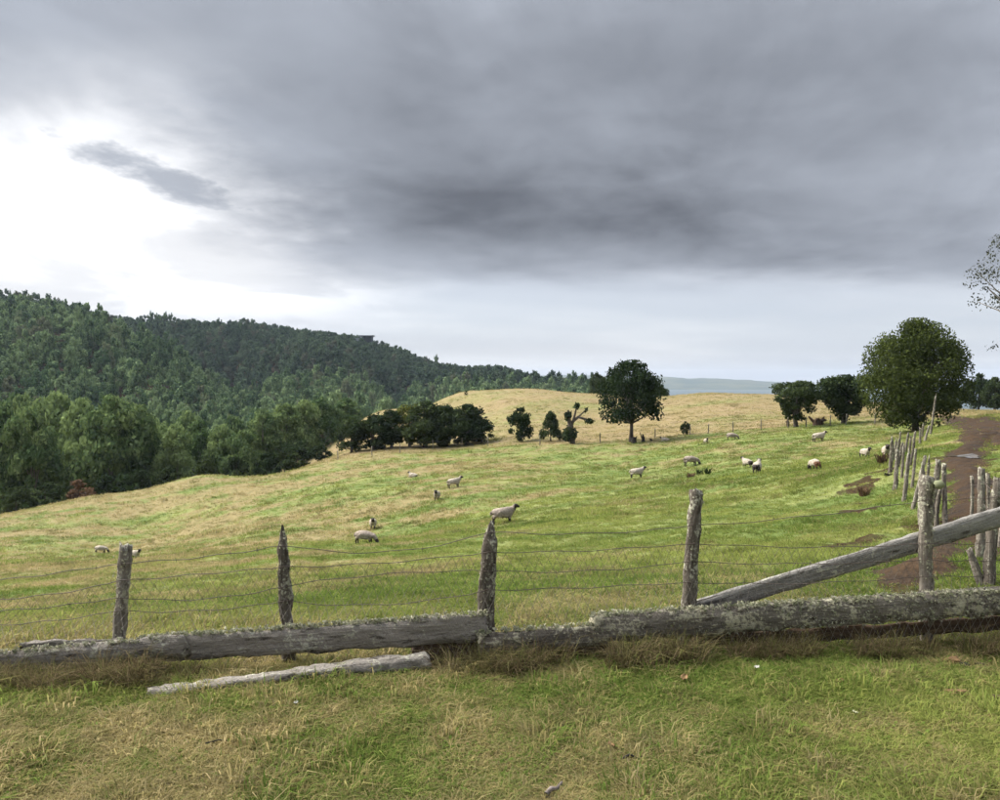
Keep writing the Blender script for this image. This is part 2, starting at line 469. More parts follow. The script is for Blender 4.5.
def wood_material(name, a, b, lich, lich_amt, dark=0.5):
    """weathered timber, grain along local Z, blotched with lichen"""
    m, nt, out = new_mat(name)
    co = obj_co()
    r = obj_rand()
    grain = noise(vmul(co, (38, 38, 2.6)), 1.0, 6, .65, .4)
    blot = noise(co, 9, 5, .6); spot = noise(co, 46, 4, .6)
    crack = noise(vmul(co, (55, 55, 2.0)), 1.0, 3, .5).smooth(0.58, 0.70)
    c = mixc((grain * 1.2 - .1 + (r - .5) * .3).smooth(0.1, 0.9), a, b)
    c = mixc(crack * dark, c, (0.018, 0.014, 0.011))
    patch = noise(co, 3.2, 3, .5)
    c = mixc((blot * .55 + spot * .45 + (patch - .5) * .55 + (grain - .5) * .3 + .05).smooth(0.60 - lich_amt, 0.68 - lich_amt) * .92, c, lich)
    c = mixc((noise(vmul(co, (20, 20, 7)), 1.0, 4, .6) + (patch - .5) * .4).smooth(0.56, 0.68) * .75, c, (0.030, 0.023, 0.016))
    pbr(nt, out, c, .92, .15, bump(grain * .6 + spot * .5 + blot * .4, 1.0, .025))
    return m
M_POST = wood_material('weathered_post', (0.066, 0.055, 0.043), (0.215, 0.190, 0.158), (0.36, 0.35, 0.27), 0.035)
M_PLANK = wood_material('weathered_plank', (0.110, 0.097, 0.082), (0.275, 0.248, 0.215), (0.38, 0.37, 0.29), 0.01)
M_BEAM = wood_material('lichen_beam', (0.098, 0.085, 0.070), (0.250, 0.222, 0.182), (0.42, 0.39, 0.28), 0.06)
M_RAIL = wood_material('grey_rail', (0.125, 0.117, 0.105), (0.290, 0.277, 0.253), (0.38, 0.37, 0.29), -0.02, .7)
M_ROT = wood_material('rotten_board', (0.045, 0.030, 0.020), (0.100, 0.066, 0.045), (0.14, 0.13, 0.09), -0.08)

def flat_mat(name, col, rough=.8, spec=.3, var=.35, scale=20):
    m, nt, out = new_mat(name)
    n = noise(obj_co(), scale, 4, .6)
    pbr(nt, out, mixc(n.smooth(.25, .75), tuple(c * (1 - var) for c in col), tuple(min(1, c * (1 + var)) for c in col)), rough, spec, bump(n, .4, .01))
    return m
M_WIRE = flat_mat('rusty_wire', (0.075, 0.055, 0.045), .7, .4)
M_NET = flat_mat('dull_galvanised_wire', (0.14, 0.12, 0.10), .7, .4)
M_LICHEN, _nt, _o = new_mat('lichen_flakes')
leafy(_nt, _o, mixc(obj_rand(), (0.46, 0.44, 0.33), (0.22, 0.235, 0.14)), .2)
M_FLEECE = flat_mat('fleece', (0.33, 0.29, 0.235), .95, .1, .35, 9)
M_FLEECE_GREY = flat_mat('fleece_grey', (0.24, 0.20, 0.165), .95, .1, .35, 9)
M_FACE = flat_mat('dark_face', (0.035, 0.028, 0.025), .8, .2)
M_BROWNWOOL = flat_mat('brown_wool', (0.12, 0.062, 0.038), .9, .1)
M_LEAFDEAD = flat_mat('dead_leaf', (0.19, 0.115, 0.055), .8, .2)
M_STONE = flat_mat('tan_clod', (0.15, 0.092, 0.045), .9, .2)
M_CHAR = flat_mat('dark_twig', (0.025, 0.022, 0.02), .9, .2)
M_STICK = flat_mat('grey_stick', (0.15, 0.125, 0.11), .85, .2)
M_ROOF = flat_mat('dark_roof', (0.075, 0.085, 0.095), .8, .2)
M_WALL = flat_mat('grey_wall', (0.22, 0.24, 0.26), .9, .2)
M_STRAW = flat_mat('yellow_straw', (0.55, 0.48, 0.16), .8, .2)

def mud_material():
    m, nt, out = new_mat('mud')
    P = geo_pos(); n1 = noise(P, 1.6, 6, .65); n2 = noise(P, 9, 5, .6)
    c = mixc((n1 * .6 + n2 * .4).smooth(.3, .7), MUD_A, MUD_B)
    c = mixc(noise(P, .9, 4, .6).smooth(.55, .75) * .5, c, (0.068, 0.043, 0.022))
    pbr(nt, out, c, n1.smooth(.3, .6) * .35 + .6, .2, bump(n1 * .6 + n2 * .5, 1.0, .12)); return m
M_MUD = mud_material()
def water_material(name, col, rough):
    m, nt, out = new_mat(name)
    pbr(nt, out, col, rough, .5, bump(noise(geo_pos(), .8, 3, .5), .05, .02)); return m
M_PUDDLE = water_material('puddle_water', (0.10, 0.085, 0.07), .06)
M_SEA = water_material('sea_water', (0.030, 0.050, 0.050), .8)
M_HILL, _nt, _o = new_mat('far_hill')
pbr(_nt, _o, mixc(noise(geo_pos(), .004, 5, .6).smooth(.35, .65), (0.030, 0.045, 0.030), (0.075, 0.080, 0.045)), .95, .1)

# ------------------------------------------------------------------ ground sheet
def build_ground():
    ang = np.concatenate([np.arange(-180, -44, 4.0), np.arange(-44, 44, 0.2), np.arange(44, 180, 4.0)])
    rad = np.concatenate([[0.25], np.exp(np.arange(math.log(1.2), math.log(320), 0.0185)), np.exp(np.arange(math.log(325), math.log(7200), 0.045))])
    A, Rr = np.meshgrid(np.radians(ang), rad)
    x, y = (Rr * np.sin(A)).ravel(), (Rr * np.cos(A)).ravel()
    z = height(x, y)
    na, nr = len(ang), len(rad)
    i, j = np.meshgrid(np.arange(nr - 1), np.arange(na), indexing='ij')
    jn = (j + 1) % na
    f = np.stack([i * na + j, i * na + jn, (i + 1) * na + jn, (i + 1) * na + j], -1).reshape(-1, 4)[:, ::-1]
    v = np.stack([x, y, z], -1)
    v = np.concatenate([v, [[0, 0, hz(0, 0)]]]); c = len(v) - 1
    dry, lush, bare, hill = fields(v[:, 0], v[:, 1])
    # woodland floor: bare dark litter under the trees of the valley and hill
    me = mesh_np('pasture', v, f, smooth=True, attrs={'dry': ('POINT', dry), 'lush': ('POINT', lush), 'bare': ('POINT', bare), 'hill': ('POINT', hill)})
    o = link('pasture', me, [M_GROUND])
    tag(o, 'sloping green pasture running from the foreground lawn to the dry hill', 'pasture', kind='structure')
build_ground()

PUD = ground_at(962, 457)
RUT = np.array([ground_at(*p)[:2] for p in [(1040, 436), (1000, 433), (972, 438), (964, 450), (962, 460), (966, 480), (972, 505), (968, 530), (955, 560), (915, 572)]])
def rut(x, y):
    best = np.full(x.shape, 1e9)
    for a, b in zip(RUT[:-1], RUT[1:]):
        ab = b - a; t = np.clip(((x - a[0]) * ab[0] + (y - a[1]) * ab[1]) / (ab @ ab), 0, 1)
        best = np.minimum(best, np.hypot(x - a[0] - t * ab[0], y - a[1] - t * ab[1]))
    q = best + (fbm(x / 1.1, y / 1.1, 25, 2) - .5) * .5
    return -.13 * np.exp(-((q - .62) / .17) ** 2) + .07 * np.exp(-((q - .98) / .16) ** 2) + .05 * np.exp(-(q / .25) ** 2)
def grid_sheet(name, poly, cell, lift, mat, wob=0.5, scale=1.0, flat=None):
    poly = np.asarray(poly); lo, hi = poly.min(0) - 1, poly.max(0) + 1
    nx, ny = int((hi[0] - lo[0]) / cell), int((hi[1] - lo[1]) / cell)
    gx, gy = np.meshgrid(np.linspace(lo[0], hi[0], nx), np.linspace(lo[1], hi[1], ny))
    sd = poly_dist(gx.ravel(), gy.ravel(), poly) + (fbm(gx.ravel() / scale, gy.ravel() / scale, 5, 4) - .5) * wob * 2
    keep = sd > 0
    x, y = gx.ravel(), gy.ravel()
    calm = np.clip((np.hypot((x - PUD[0]) * 1.6, y - PUD[1]) - 1.0) / .8, 0, 1)
    z = height(x, y) + calm * rut(x, y) * np.clip(sd / .4, 0, 1) + np.clip(sd / .15, 0, 1) * lift - 0.004 + (fbm(x / .35, y / .35, 15, 3) - .5) * .15 * calm * np.clip(sd / .4, 0, 1) if flat is None else height(x, y) + flat
    idx = np.arange(nx * ny).reshape(ny, nx)
    q = np.stack([idx[:-1, :-1], idx[:-1, 1:], idx[1:, 1:], idx[1:, :-1]], -1).reshape(-1, 4)
    q = q[keep[q].any(1)]
    used, inv = np.unique(q, return_inverse=True)
    return link(name, mesh_np(name, np.stack([x, y, z], -1)[used], inv.reshape(-1, 4), smooth=True), [mat])
tag(grid_sheet('dirt_track', TRACK, 0.16, 0.05, M_MUD, .45, 1.3), 'churned brown mud track winding between the two stake fences', 'track', kind='structure')
pc = ground_at(962, 457)
ang = np.linspace(0, 2 * math.pi, 28, endpoint=False)
pr = 1 + .25 * np.sin(ang * 3 + 1) + .12 * np.sin(ang * 5)
tag(grid_sheet('puddle', np.stack([pc[0] + .26 * pr * np.cos(ang), pc[1] + .8 * pr * np.sin(ang)], -1), 0.07, 0, M_PUDDLE, .05, .4, flat=.065),
    'pale puddle shining on the muddy track', 'puddle', kind='structure')

# sea and the far shore
def disc_sea():
    a = np.linspace(0, 2 * np.pi, 96, endpoint=False)
    v = np.concatenate([np.stack([np.sin(a) * 900, np.cos(a) * 900, np.full(96, -61.)], -1), np.stack([np.sin(a) * 7150, np.cos(a) * 7150, np.full(96, -61.)], -1)])
    i = np.arange(96); j = (i + 1) % 96
    o = link('sea', mesh_np('sea', v, np.stack([i, i + 96, j + 96, j], -1)), [M_SEA])
    tag(o, 'thin strip of pale sea beyond the dry hill', 'sea', kind='structure')
disc_sea()
def far_hills():
    az = np.radians(np.linspace(-40, 44, 260)); dd = np.linspace(0, 1, 14)
    A, D = np.meshgrid(az, dd)
    crest = np.interp(np.degrees(az), [-40, 0, 8, 11, 13, 16, 19.5, 22, 28, 34, 44], [95, 95, 92, 86, 74, 64, 44, 28, 24, 40, 30]) + (fbm(az * 90, az * 0, 5, 4) - .5) * 13
    rr = 5300 + D * 1600
    prof = np.sin(np.clip(D * 1.6, 0, 1) * np.pi / 2)
    z = -64 + prof * (crest[None] + 6) * (0.86 + .28 * fbm(A * 40, D * 5, 12, 3))
    v = np.stack([rr * np.sin(A), rr * np.cos(A), z], -1).reshape(-1, 3)
    n = len(az); i, j = np.meshgrid(np.arange(13), np.arange(n - 1), indexing='ij')
    f = np.stack([i * n + j, i * n + j + 1, (i + 1) * n + j + 1, (i + 1) * n + j], -1).reshape(-1, 4)
    tag(link('far_hills', mesh_np('far_hills', v, f, smooth=True), [M_HILL]), 'low blue hills on the far side of the sea', 'hills', kind='structure')
far_hills()

# ------------------------------------------------------------------ scatter by geometry nodes (only for uncountable stuff)
def scatter(name, pts, rot, scl, var, protos, attrs, parent=None):
    me = bpy.data.meshes.new(name); n = len(pts)
    me.vertices.add(n); me.vertices.foreach_set('co', np.asarray(pts, np.float32).ravel())
    a = me.attributes.new('rot', 'FLOAT_VECTOR', 'POINT'); a.data.foreach_set('vector', np.asarray(rot, np.float32).ravel())
    a = me.attributes.new('scl', 'FLOAT_VECTOR', 'POINT'); a.data.foreach_set('vector', np.asarray(scl, np.float32).ravel())
    a = me.attributes.new('var', 'INT', 'POINT'); a.data.foreach_set('value', np.asarray(var, np.int32))
    for k, arr in attrs.items():
        a = me.attributes.new(k, 'FLOAT', 'POINT'); a.data.foreach_set('value', np.asarray(arr, np.float32))
    o = link(name, me, [], parent)
    ng = bpy.data.node_groups.new(name, 'GeometryNodeTree')
    ng.interface.new_socket('Geometry', in_out='INPUT', socket_type='NodeSocketGeometry')
    ng.interface.new_socket('Geometry', in_out='OUTPUT', socket_type='NodeSocketGeometry')
    N = ng.nodes.new
    gi, go = N('NodeGroupInput'), N('NodeGroupOutput')
    inst = N('GeometryNodeInstanceOnPoints'); g2i = N('GeometryNodeGeometryToInstance')
    def na(nm, ty):
        x = N('GeometryNodeInputNamedAttribute'); x.data_type = ty; x.inputs[0].default_value = nm
        return x.outputs[0]
    L = ng.links.new
    L(gi.outputs[0], inst.inputs['Points'])
    for p in reversed(protos):
        oi = N('GeometryNodeObjectInfo'); oi.inputs['Object'].default_value = p
        oi.inputs['As Instance'].default_value = False
        L(oi.outputs['Geometry'], g2i.inputs[0])
    L(g2i.outputs[0], inst.inputs['Instance'])
    inst.inputs['Pick Instance'].default_value = True
    L(na('var', 'INT'), inst.inputs['Instance Index'])
    L(na('rot', 'FLOAT_VECTOR'), inst.inputs['Rotation'])
    L(na('scl', 'FLOAT_VECTOR'), inst.inputs['Scale'])
    L(inst.outputs[0], go.inputs[0])
    md = o.modifiers.new('scatter', 'NODES'); md.node_group = ng
    return o

def proto(name, me, mats):
    o = bpy.data.objects.new(name, me)      # never linked to the scene: only its mesh is drawn through the scatter
    for m in mats: me.materials.append(m)
    return o

def tuft_mesh(name, blades, rad, hmin, hmax, width, lean, seed):
    g = np.random.default_rng(seed)
    V, F, B = [], [], []
    for b in range(blades):
        a, rr = g.uniform(0, 6.283), rad * math.sqrt(g.uniform(0, 1))
        bx, by = rr * math.cos(a), rr * math.sin(a)
        h = g.uniform(hmin, hmax); la = a + g.normal(0, .9); le = lean * g.uniform(.2, 1.2)
        dx, dy = math.cos(la), math.sin(la); wa = g.uniform(0, 6.283); wx, wy = math.cos(wa) * width / 2, math.sin(wa) * width / 2
        k = len(V)
        m = (bx + dx * le * h * .35, by + dy * le * h * .35, h * .6)
        t = (bx + dx * le * h * 1.0, by + dy * le * h * 1.0, h * (1 - .35 * min(le, 1)))
        V += [(bx - wx, by - wy, -.01), (bx + wx, by + wy, -.01), (m[0] + wx * .8, m[1] + wy * .8, m[2]), (m[0] - wx * .8, m[1] - wy * .8, m[2]),
              (t[0] + wx * .15, t[1] + wy * .15, t[2]), (t[0] - wx * .15, t[1] - wy * .15, t[2])]
        F += [(k, k + 1, k + 2, k + 3), (k + 3, k + 2, k + 4, k + 5)]
        q = g.uniform(0, 1); B += [q] * 2
    return mesh_np(name, V, F, attrs={'blade': ('FACE', B)})

def frustum_pts(n, d0, d1, power=1.0, margin=1.12):
    """points inside the view wedge, log-even in depth"""
    u = rng.uniform(0, 1, n)
    d = d0 * (d1 / d0) ** (u ** power)
    x = rng.uniform(-1, 1, n) * (0.625 * margin * d + .4)
    return x, d

def grass_layers():
    near = [proto('grass_tuft', tuft_mesh('grass_tuft', 26, .055, .016, .05, .0044, 2.0, s), [M_GRASS]) for s in range(5)]
    mid = [proto('field_tuft', tuft_mesh('field_tuft', 22, .12, .025, .09, .010, 1.7, 20 + s), [M_GRASS]) for s in range(5)]
    far = [proto('far_tuft', tuft_mesh('far_tuft', 16, .30, .05, .17, .030, .9, 40 + s), [M_GRASS]) for s in range(4)]
    def put(name, label, x, y, s, hs, protos, ts, keep_bare=0.5, tmin=0.0, tmax=1.0):
        dry, lush, bare, hill = fields(x, y)
        tuss_shade = np.clip((fbm(x / ts, y / ts * .8, 241, 3, .6) - .5) * 3.2 + .38, tmin, tmax)
        k = bare + rng.normal(0, .3, len(x)) < keep_bare
        x, y, s, hs, dry, lush, hill = (q[k] for q in (x, y, s, hs, dry, lush, hill))
        n = len(x); z = height(x, y)
        o = scatter(name, np.stack([x, y, z], -1), np.stack([rng.normal(0, .12, n), rng.normal(0, .12, n), rng.uniform(0, 6.283, n)], -1),
                    np.stack([s, s, s * hs], -1), rng.integers(0, len(protos), n), protos, {'dry': dry, 'lush': lush, 'tuss_shade': tuss_shade[k]})
        tag(o, label, 'grass', kind='stuff')
    x, y = frustum_pts(34000, 2.6, 7.2)
    s = rng.uniform(.75, 1.3, len(x)); hs = .45 + 1.1 * fbm(x / .4, y / .4, 201, 3) ** 1.5
    x2, y2 = frustum_pts(2600, 2.8, 6.6); k2 = fbm(x2 / .35, y2 / .35, 207, 3) > .52; x2, y2 = x2[k2], y2[k2]
    x, y = np.r_[x, x2], np.r_[y, y2]; s = np.r_[s, rng.uniform(1.2, 1.9, len(x2))]; hs = np.r_[hs, rng.uniform(1.0, 1.7, len(x2))]
    put('lawn_grass', 'short mixed green and straw grass in front of the fence', x, y, s, hs, near, .11, tmax=.6)
    x, y = frustum_pts(60000, 5.6, 30)
    s = rng.uniform(.6, 1.2, len(x)) * (0.75 + .5 * np.clip((y - 6) / 24, 0, 1)); hs = .22 + 1.5 * fbm(x / .6, y / .6, 211, 3) ** 3
    put('field_grass', 'grazed green and yellow grass on the slope just behind the fence', x, y, s, hs, mid, .38, tmax=.85)
    x, y = frustum_pts(60000, 26, 102)
    k = y < np.interp(x, [-200, -21, 13, 25, 33, 60, 200.], [60, 99, 92.5, 91, 88, 84, 80.]) + 1.0
    x, y = x[k], y[k]
    s = rng.uniform(.6, 1.2, len(x)) * (0.7 + .5 * np.clip((y - 26) / 50, 0, 1)); hs = .25 + 2.4 * fbm(x / 1.3, y / 1.3, 221, 3) ** 3
    put('pasture_grass', 'distant grazed grass of the sheep pasture', x, y, s, hs, far, .9)
    x, y = frustum_pts(15000, 7, 90)
    k = y < np.interp(x, [-200, -21, 13, 25, 33, 60, 200.], [60, 99, 92.5, 91, 88, 84, 80.]) - 1
    x, y = x[k], y[k]
    s = rng.uniform(.6, 1.4, len(x)) * (0.6 + 1.1 * np.clip(y / 60, 0, 1)); hs = rng.uniform(.6, 1.1, len(x))
    put('tussock_grass', 'darker green tussocks left ungrazed all over the pasture', x, y, s, hs, mid, .3, tmin=.7)
    x, y = frustum_pts(45000, 84, 200)
    k = (y > np.interp(x, [-200, -21, 13, 25, 33, 60, 200.], [60, 99, 92.5, 91, 88, 84, 80.]) - .5) & (x > -48)
    x, y = x[k], y[k]
    s = rng.uniform(.8, 1.6, len(x)); hs = .35 + 2.0 * fbm(x / 2.5, y / 2.5, 231, 3) ** 3
    put('hay_grass', 'withered straw-coloured grass covering the hill behind the pasture', x, y, s, hs, far, 1.6)
grass_layers()

def clover_patches():
    g = np.random.default_rng(88); forms = []
    for k in range(3):
        V, F, B = [], [], []
        for q in range(9):
            a = g.uniform(0, 6.28); r = g.uniform(.008, .05); c = np.array([r * math.cos(a), r * math.sin(a), g.uniform(.012, .038)]); L = g.uniform(.010, .019)
            u = np.array([math.cos(a), math.sin(a), g.normal(0, .3)]) * L; w = np.array([-math.sin(a), math.cos(a), g.normal(0, .3)]) * L * .8
            n = len(V); V += [c - u, c + w, c + u, c - w]; F.append((n, n + 1, n + 2, n + 3)); B.append(g.uniform(0, 1))
        forms.append(proto('clover_form', mesh_np('clover_form', np.array(V), np.array(F), attrs={'blade': ('FACE', B)}), [M_GRASS]))
    x, y = frustum_pts(6000, 2.8, 6.5)
    k = fbm(x / .5, y / .5, 261, 3) > .57; x, y = x[k], y[k]; n = len(x); s = rng.uniform(.4, .8, n)
    o = scatter('clover', np.stack([x, y, height(x, y)], -1), np.stack([np.zeros(n), np.zeros(n), rng.uniform(0, 6.28, n)], -1), np.stack([s] * 3, -1), rng.integers(0, 3, n), forms,
                {'dry': np.zeros(n), 'lush': rng.uniform(0, .5, n), 'tuss_shade': rng.uniform(.4, 1, n)})
    tag(o, 'low broad-leaved clover growing through the foreground lawn', 'clover', kind='stuff')
clover_patches()

# ------------------------------------------------------------------ trees
def tube(pts, radii, sides=7):
    pts = np.asarray(pts, float); V, F = [], []
    for i, p in enumerate(pts):
        t = pts[min(i + 1, len(pts) - 1)] - pts[max(i - 1, 0)]; t /= (np.linalg.norm(t) + 1e-9)
        a = np.cross(t, [0.3, 0.9, 0.1]); a /= np.linalg.norm(a); b = np.cross(t, a)
        for k in range(sides):
            th = 2 * math.pi * k / sides
            V.append(p + radii[i] * (a * math.cos(th) + b * math.sin(th)))
    for i in range(len(pts) - 1):
        for k in range(sides):
            k2 = (k + 1) % sides
            F.append((i * sides + k, i * sides + k2, (i + 1) * sides + k2, (i + 1) * sides + k))
    return np.array(V), np.array(F)
def join(parts):
    V, F, n = [], [], 0
    for v, f in parts:
        V.append(v); F.append(f + n); n += len(v)
    return np.concatenate(V), np.concatenate(F)

PROFILE = {   # crown half-width against height above the crown's foot
    'dome':   ([0, .08, .25, .5, .75, .92, 1], [.45, .78, .98, 1.0, .84, .50, .12]),
    'round':  ([0, .15, .4, .65, .85, 1], [.45, .85, 1.0, .92, .62, .15]),
    'column': ([0, .12, .35, .6, .85, 1], [.55, .85, 1.0, .92, .66, .18]),
    'cone':   ([0, .12, .35, .7, .9, 1], [.75, 1.0, .82, .45, .2, .03]),
    'fan':    ([0, .25, .5, .75, .92, 1], [.18, .48, .80, 1.0, .85, .35]),
    'spire':  ([0, .15, .4, .7, .9, 1], [.7, 1.0, .85, .55, .28, .04]),
}
def make_tree(seed, shape, leaves, leaf, foot=0.2, clumps=45, gap=0.0, limbs=9, aspect=1.0, trunk_r=.03, fill=0.25, droop=0.0, csize=1.0, stems=1, nb=.6, nr=.7, clip=0.0):
    """unit tree: height 1, crown half-width 0.5; returns (trunk (v, f), crown (v, f, tone))"""
    g = np.random.default_rng(seed)
    hs, rs = PROFILE[shape]
    C = []
    for i in range(clumps):
        t = g.uniform(0, 1) ** 0.85; a = g.uniform(0, 6.283)
        R0 = np.interp(t, hs, rs) * .5 * g.uniform(.86, 1.10)
        q = g.uniform(.62, .84) if g.uniform() > fill else g.uniform(0, .5)
        c = np.array([R0 * q * math.cos(a), R0 * q * math.sin(a), foot + t * (1 - foot) * .93])
        cr = (0.085 + .14 * R0) * g.uniform(.7, 1.3) * csize
        C.append((c, cr, g.normal(0, .16)))
    w = np.array([c[1] ** 2 for c in C]); w /= w.sum()
    pick = g.choice(len(C), leaves, p=w)
    cc = np.array([c[0] for c in C])[pick]; cr = np.array([c[1] for c in C])[pick]; ct = np.array([c[2] for c in C])[pick]
    d = g.normal(size=(leaves, 3)); d /= np.linalg.norm(d, axis=1)[:, None]
    d[:, 2] = d[:, 2] * .9 + .12 - droop * .3
    rad = cr * (g.uniform(0, 1, leaves) ** .45) * (1 + g.normal(0, .10, leaves))
    p = cc + d * rad[:, None] * np.array([1, 1, .85 * aspect])
    p[:, 2] = np.clip(p[:, 2], foot * .45, 1.0)
    if clip:
        tz = np.clip((p[:, 2] - foot) / (1 - foot), 0, 1); lim = np.interp(tz, hs, rs) * .5 * clip * (1 + g.normal(0, .03, leaves)); rh = np.hypot(p[:, 0], p[:, 1])
        k = np.minimum(1, lim / (rh + 1e-6)); p[:, 0] *= k; p[:, 1] *= k
    nrm = d * nb + g.normal(size=(leaves, 3)) * nr; nrm /= np.linalg.norm(nrm, axis=1)[:, None]
    a = np.cross(nrm, g.normal(size=(leaves, 3))); a /= np.linalg.norm(a, axis=1)[:, None]; b = np.cross(nrm, a)
    s = leaf * g.uniform(.6, 1.35, leaves)[:, None]
    V = np.stack([p + a * s, p + b * s * .62, p - a * s, p - b * s * .62], 1).reshape(-1, 3)
    F = np.arange(leaves * 4).reshape(-1, 4)
    tone = np.clip(.45 + ct + g.normal(0, .16, leaves), 0, 1)
    # trunk and limbs
    parts = []
    for st in range(stems):
        off = np.array([g.normal(0, .02), g.normal(0, .02), 0]) * (stems > 1)
        sp = np.array([g.normal(0, .12), g.normal(0, .12), 0]) * (stems > 1) + np.array([g.normal(0, .02), g.normal(0, .02), 0])
        top = .80 if shape not in ('fan',) else .65
        ts = np.linspace(0, top, 7)
        path = np.array([off + sp * (t / top) + [0.012 * math.sin(5 * t + seed), .012 * math.cos(4 * t + seed), t] for t in ts])
        path[0, 2] = -.03
        rr = trunk_r * (1 - .85 * ts / top) / math.sqrt(stems); rr[0] *= 1.5
        parts.append(tube(path, rr, 8))
        for k in range(limbs):
            c = C[g.integers(len(C))][0]
            z0 = foot * .7 + (c[2] - foot * .7) * g.uniform(.15, .6); z0 = min(max(z0, foot * .55), top * .9)
            b0 = np.array([np.interp(z0, path[:, 2], path[:, i]) for i in range(2)] + [z0])
            mid = b0 * .45 + c * .55 + np.array([0, 0, .02])
            r0 = np.interp(z0, path[:, 2], rr) * .6
            parts.append(tube([b0, mid, c], [r0, r0 * .6, r0 * .2], 5))
    return join(parts), (V, F, tone)

_cache = {}
def tree_meshes(key, mat, bark, **kw):
    if key not in _cache:
        (tv, tf), (cv, cf, tone) = make_tree(**kw)
        tm = mesh_np('trunk', tv, tf, smooth=True); tm.materials.append(bark)
        cm = mesh_np('crown', cv, cf, attrs={'tone': ('FACE', tone)}); cm.materials.append(mat)
        _cache[key] = (tm, cm)
    return _cache[key]

def put_tree(name, label, cat, px, py_top, width_px, d, meshes, group=None, rz=None, base_py=None):
    if base_py is not None:
        b = ground_at(px, base_py); d = b[1]; x = b[0]
    else:
        x = pdir(px, 400)[0] * d
    z = hz(x, d) - .05
    top = pt(px, py_top, d)[2]; H = top - z; W = width_px / 800 * d
    e = empty(name, (x, d, z), rng.uniform(0, 6.28) if rz is None else rz)
    tag(e, label, cat, group)
    for nm, me in zip(('trunk', 'crown'), meshes):
        o = link(nm, me, [], e); o.scale = (W, W, H)
    return e

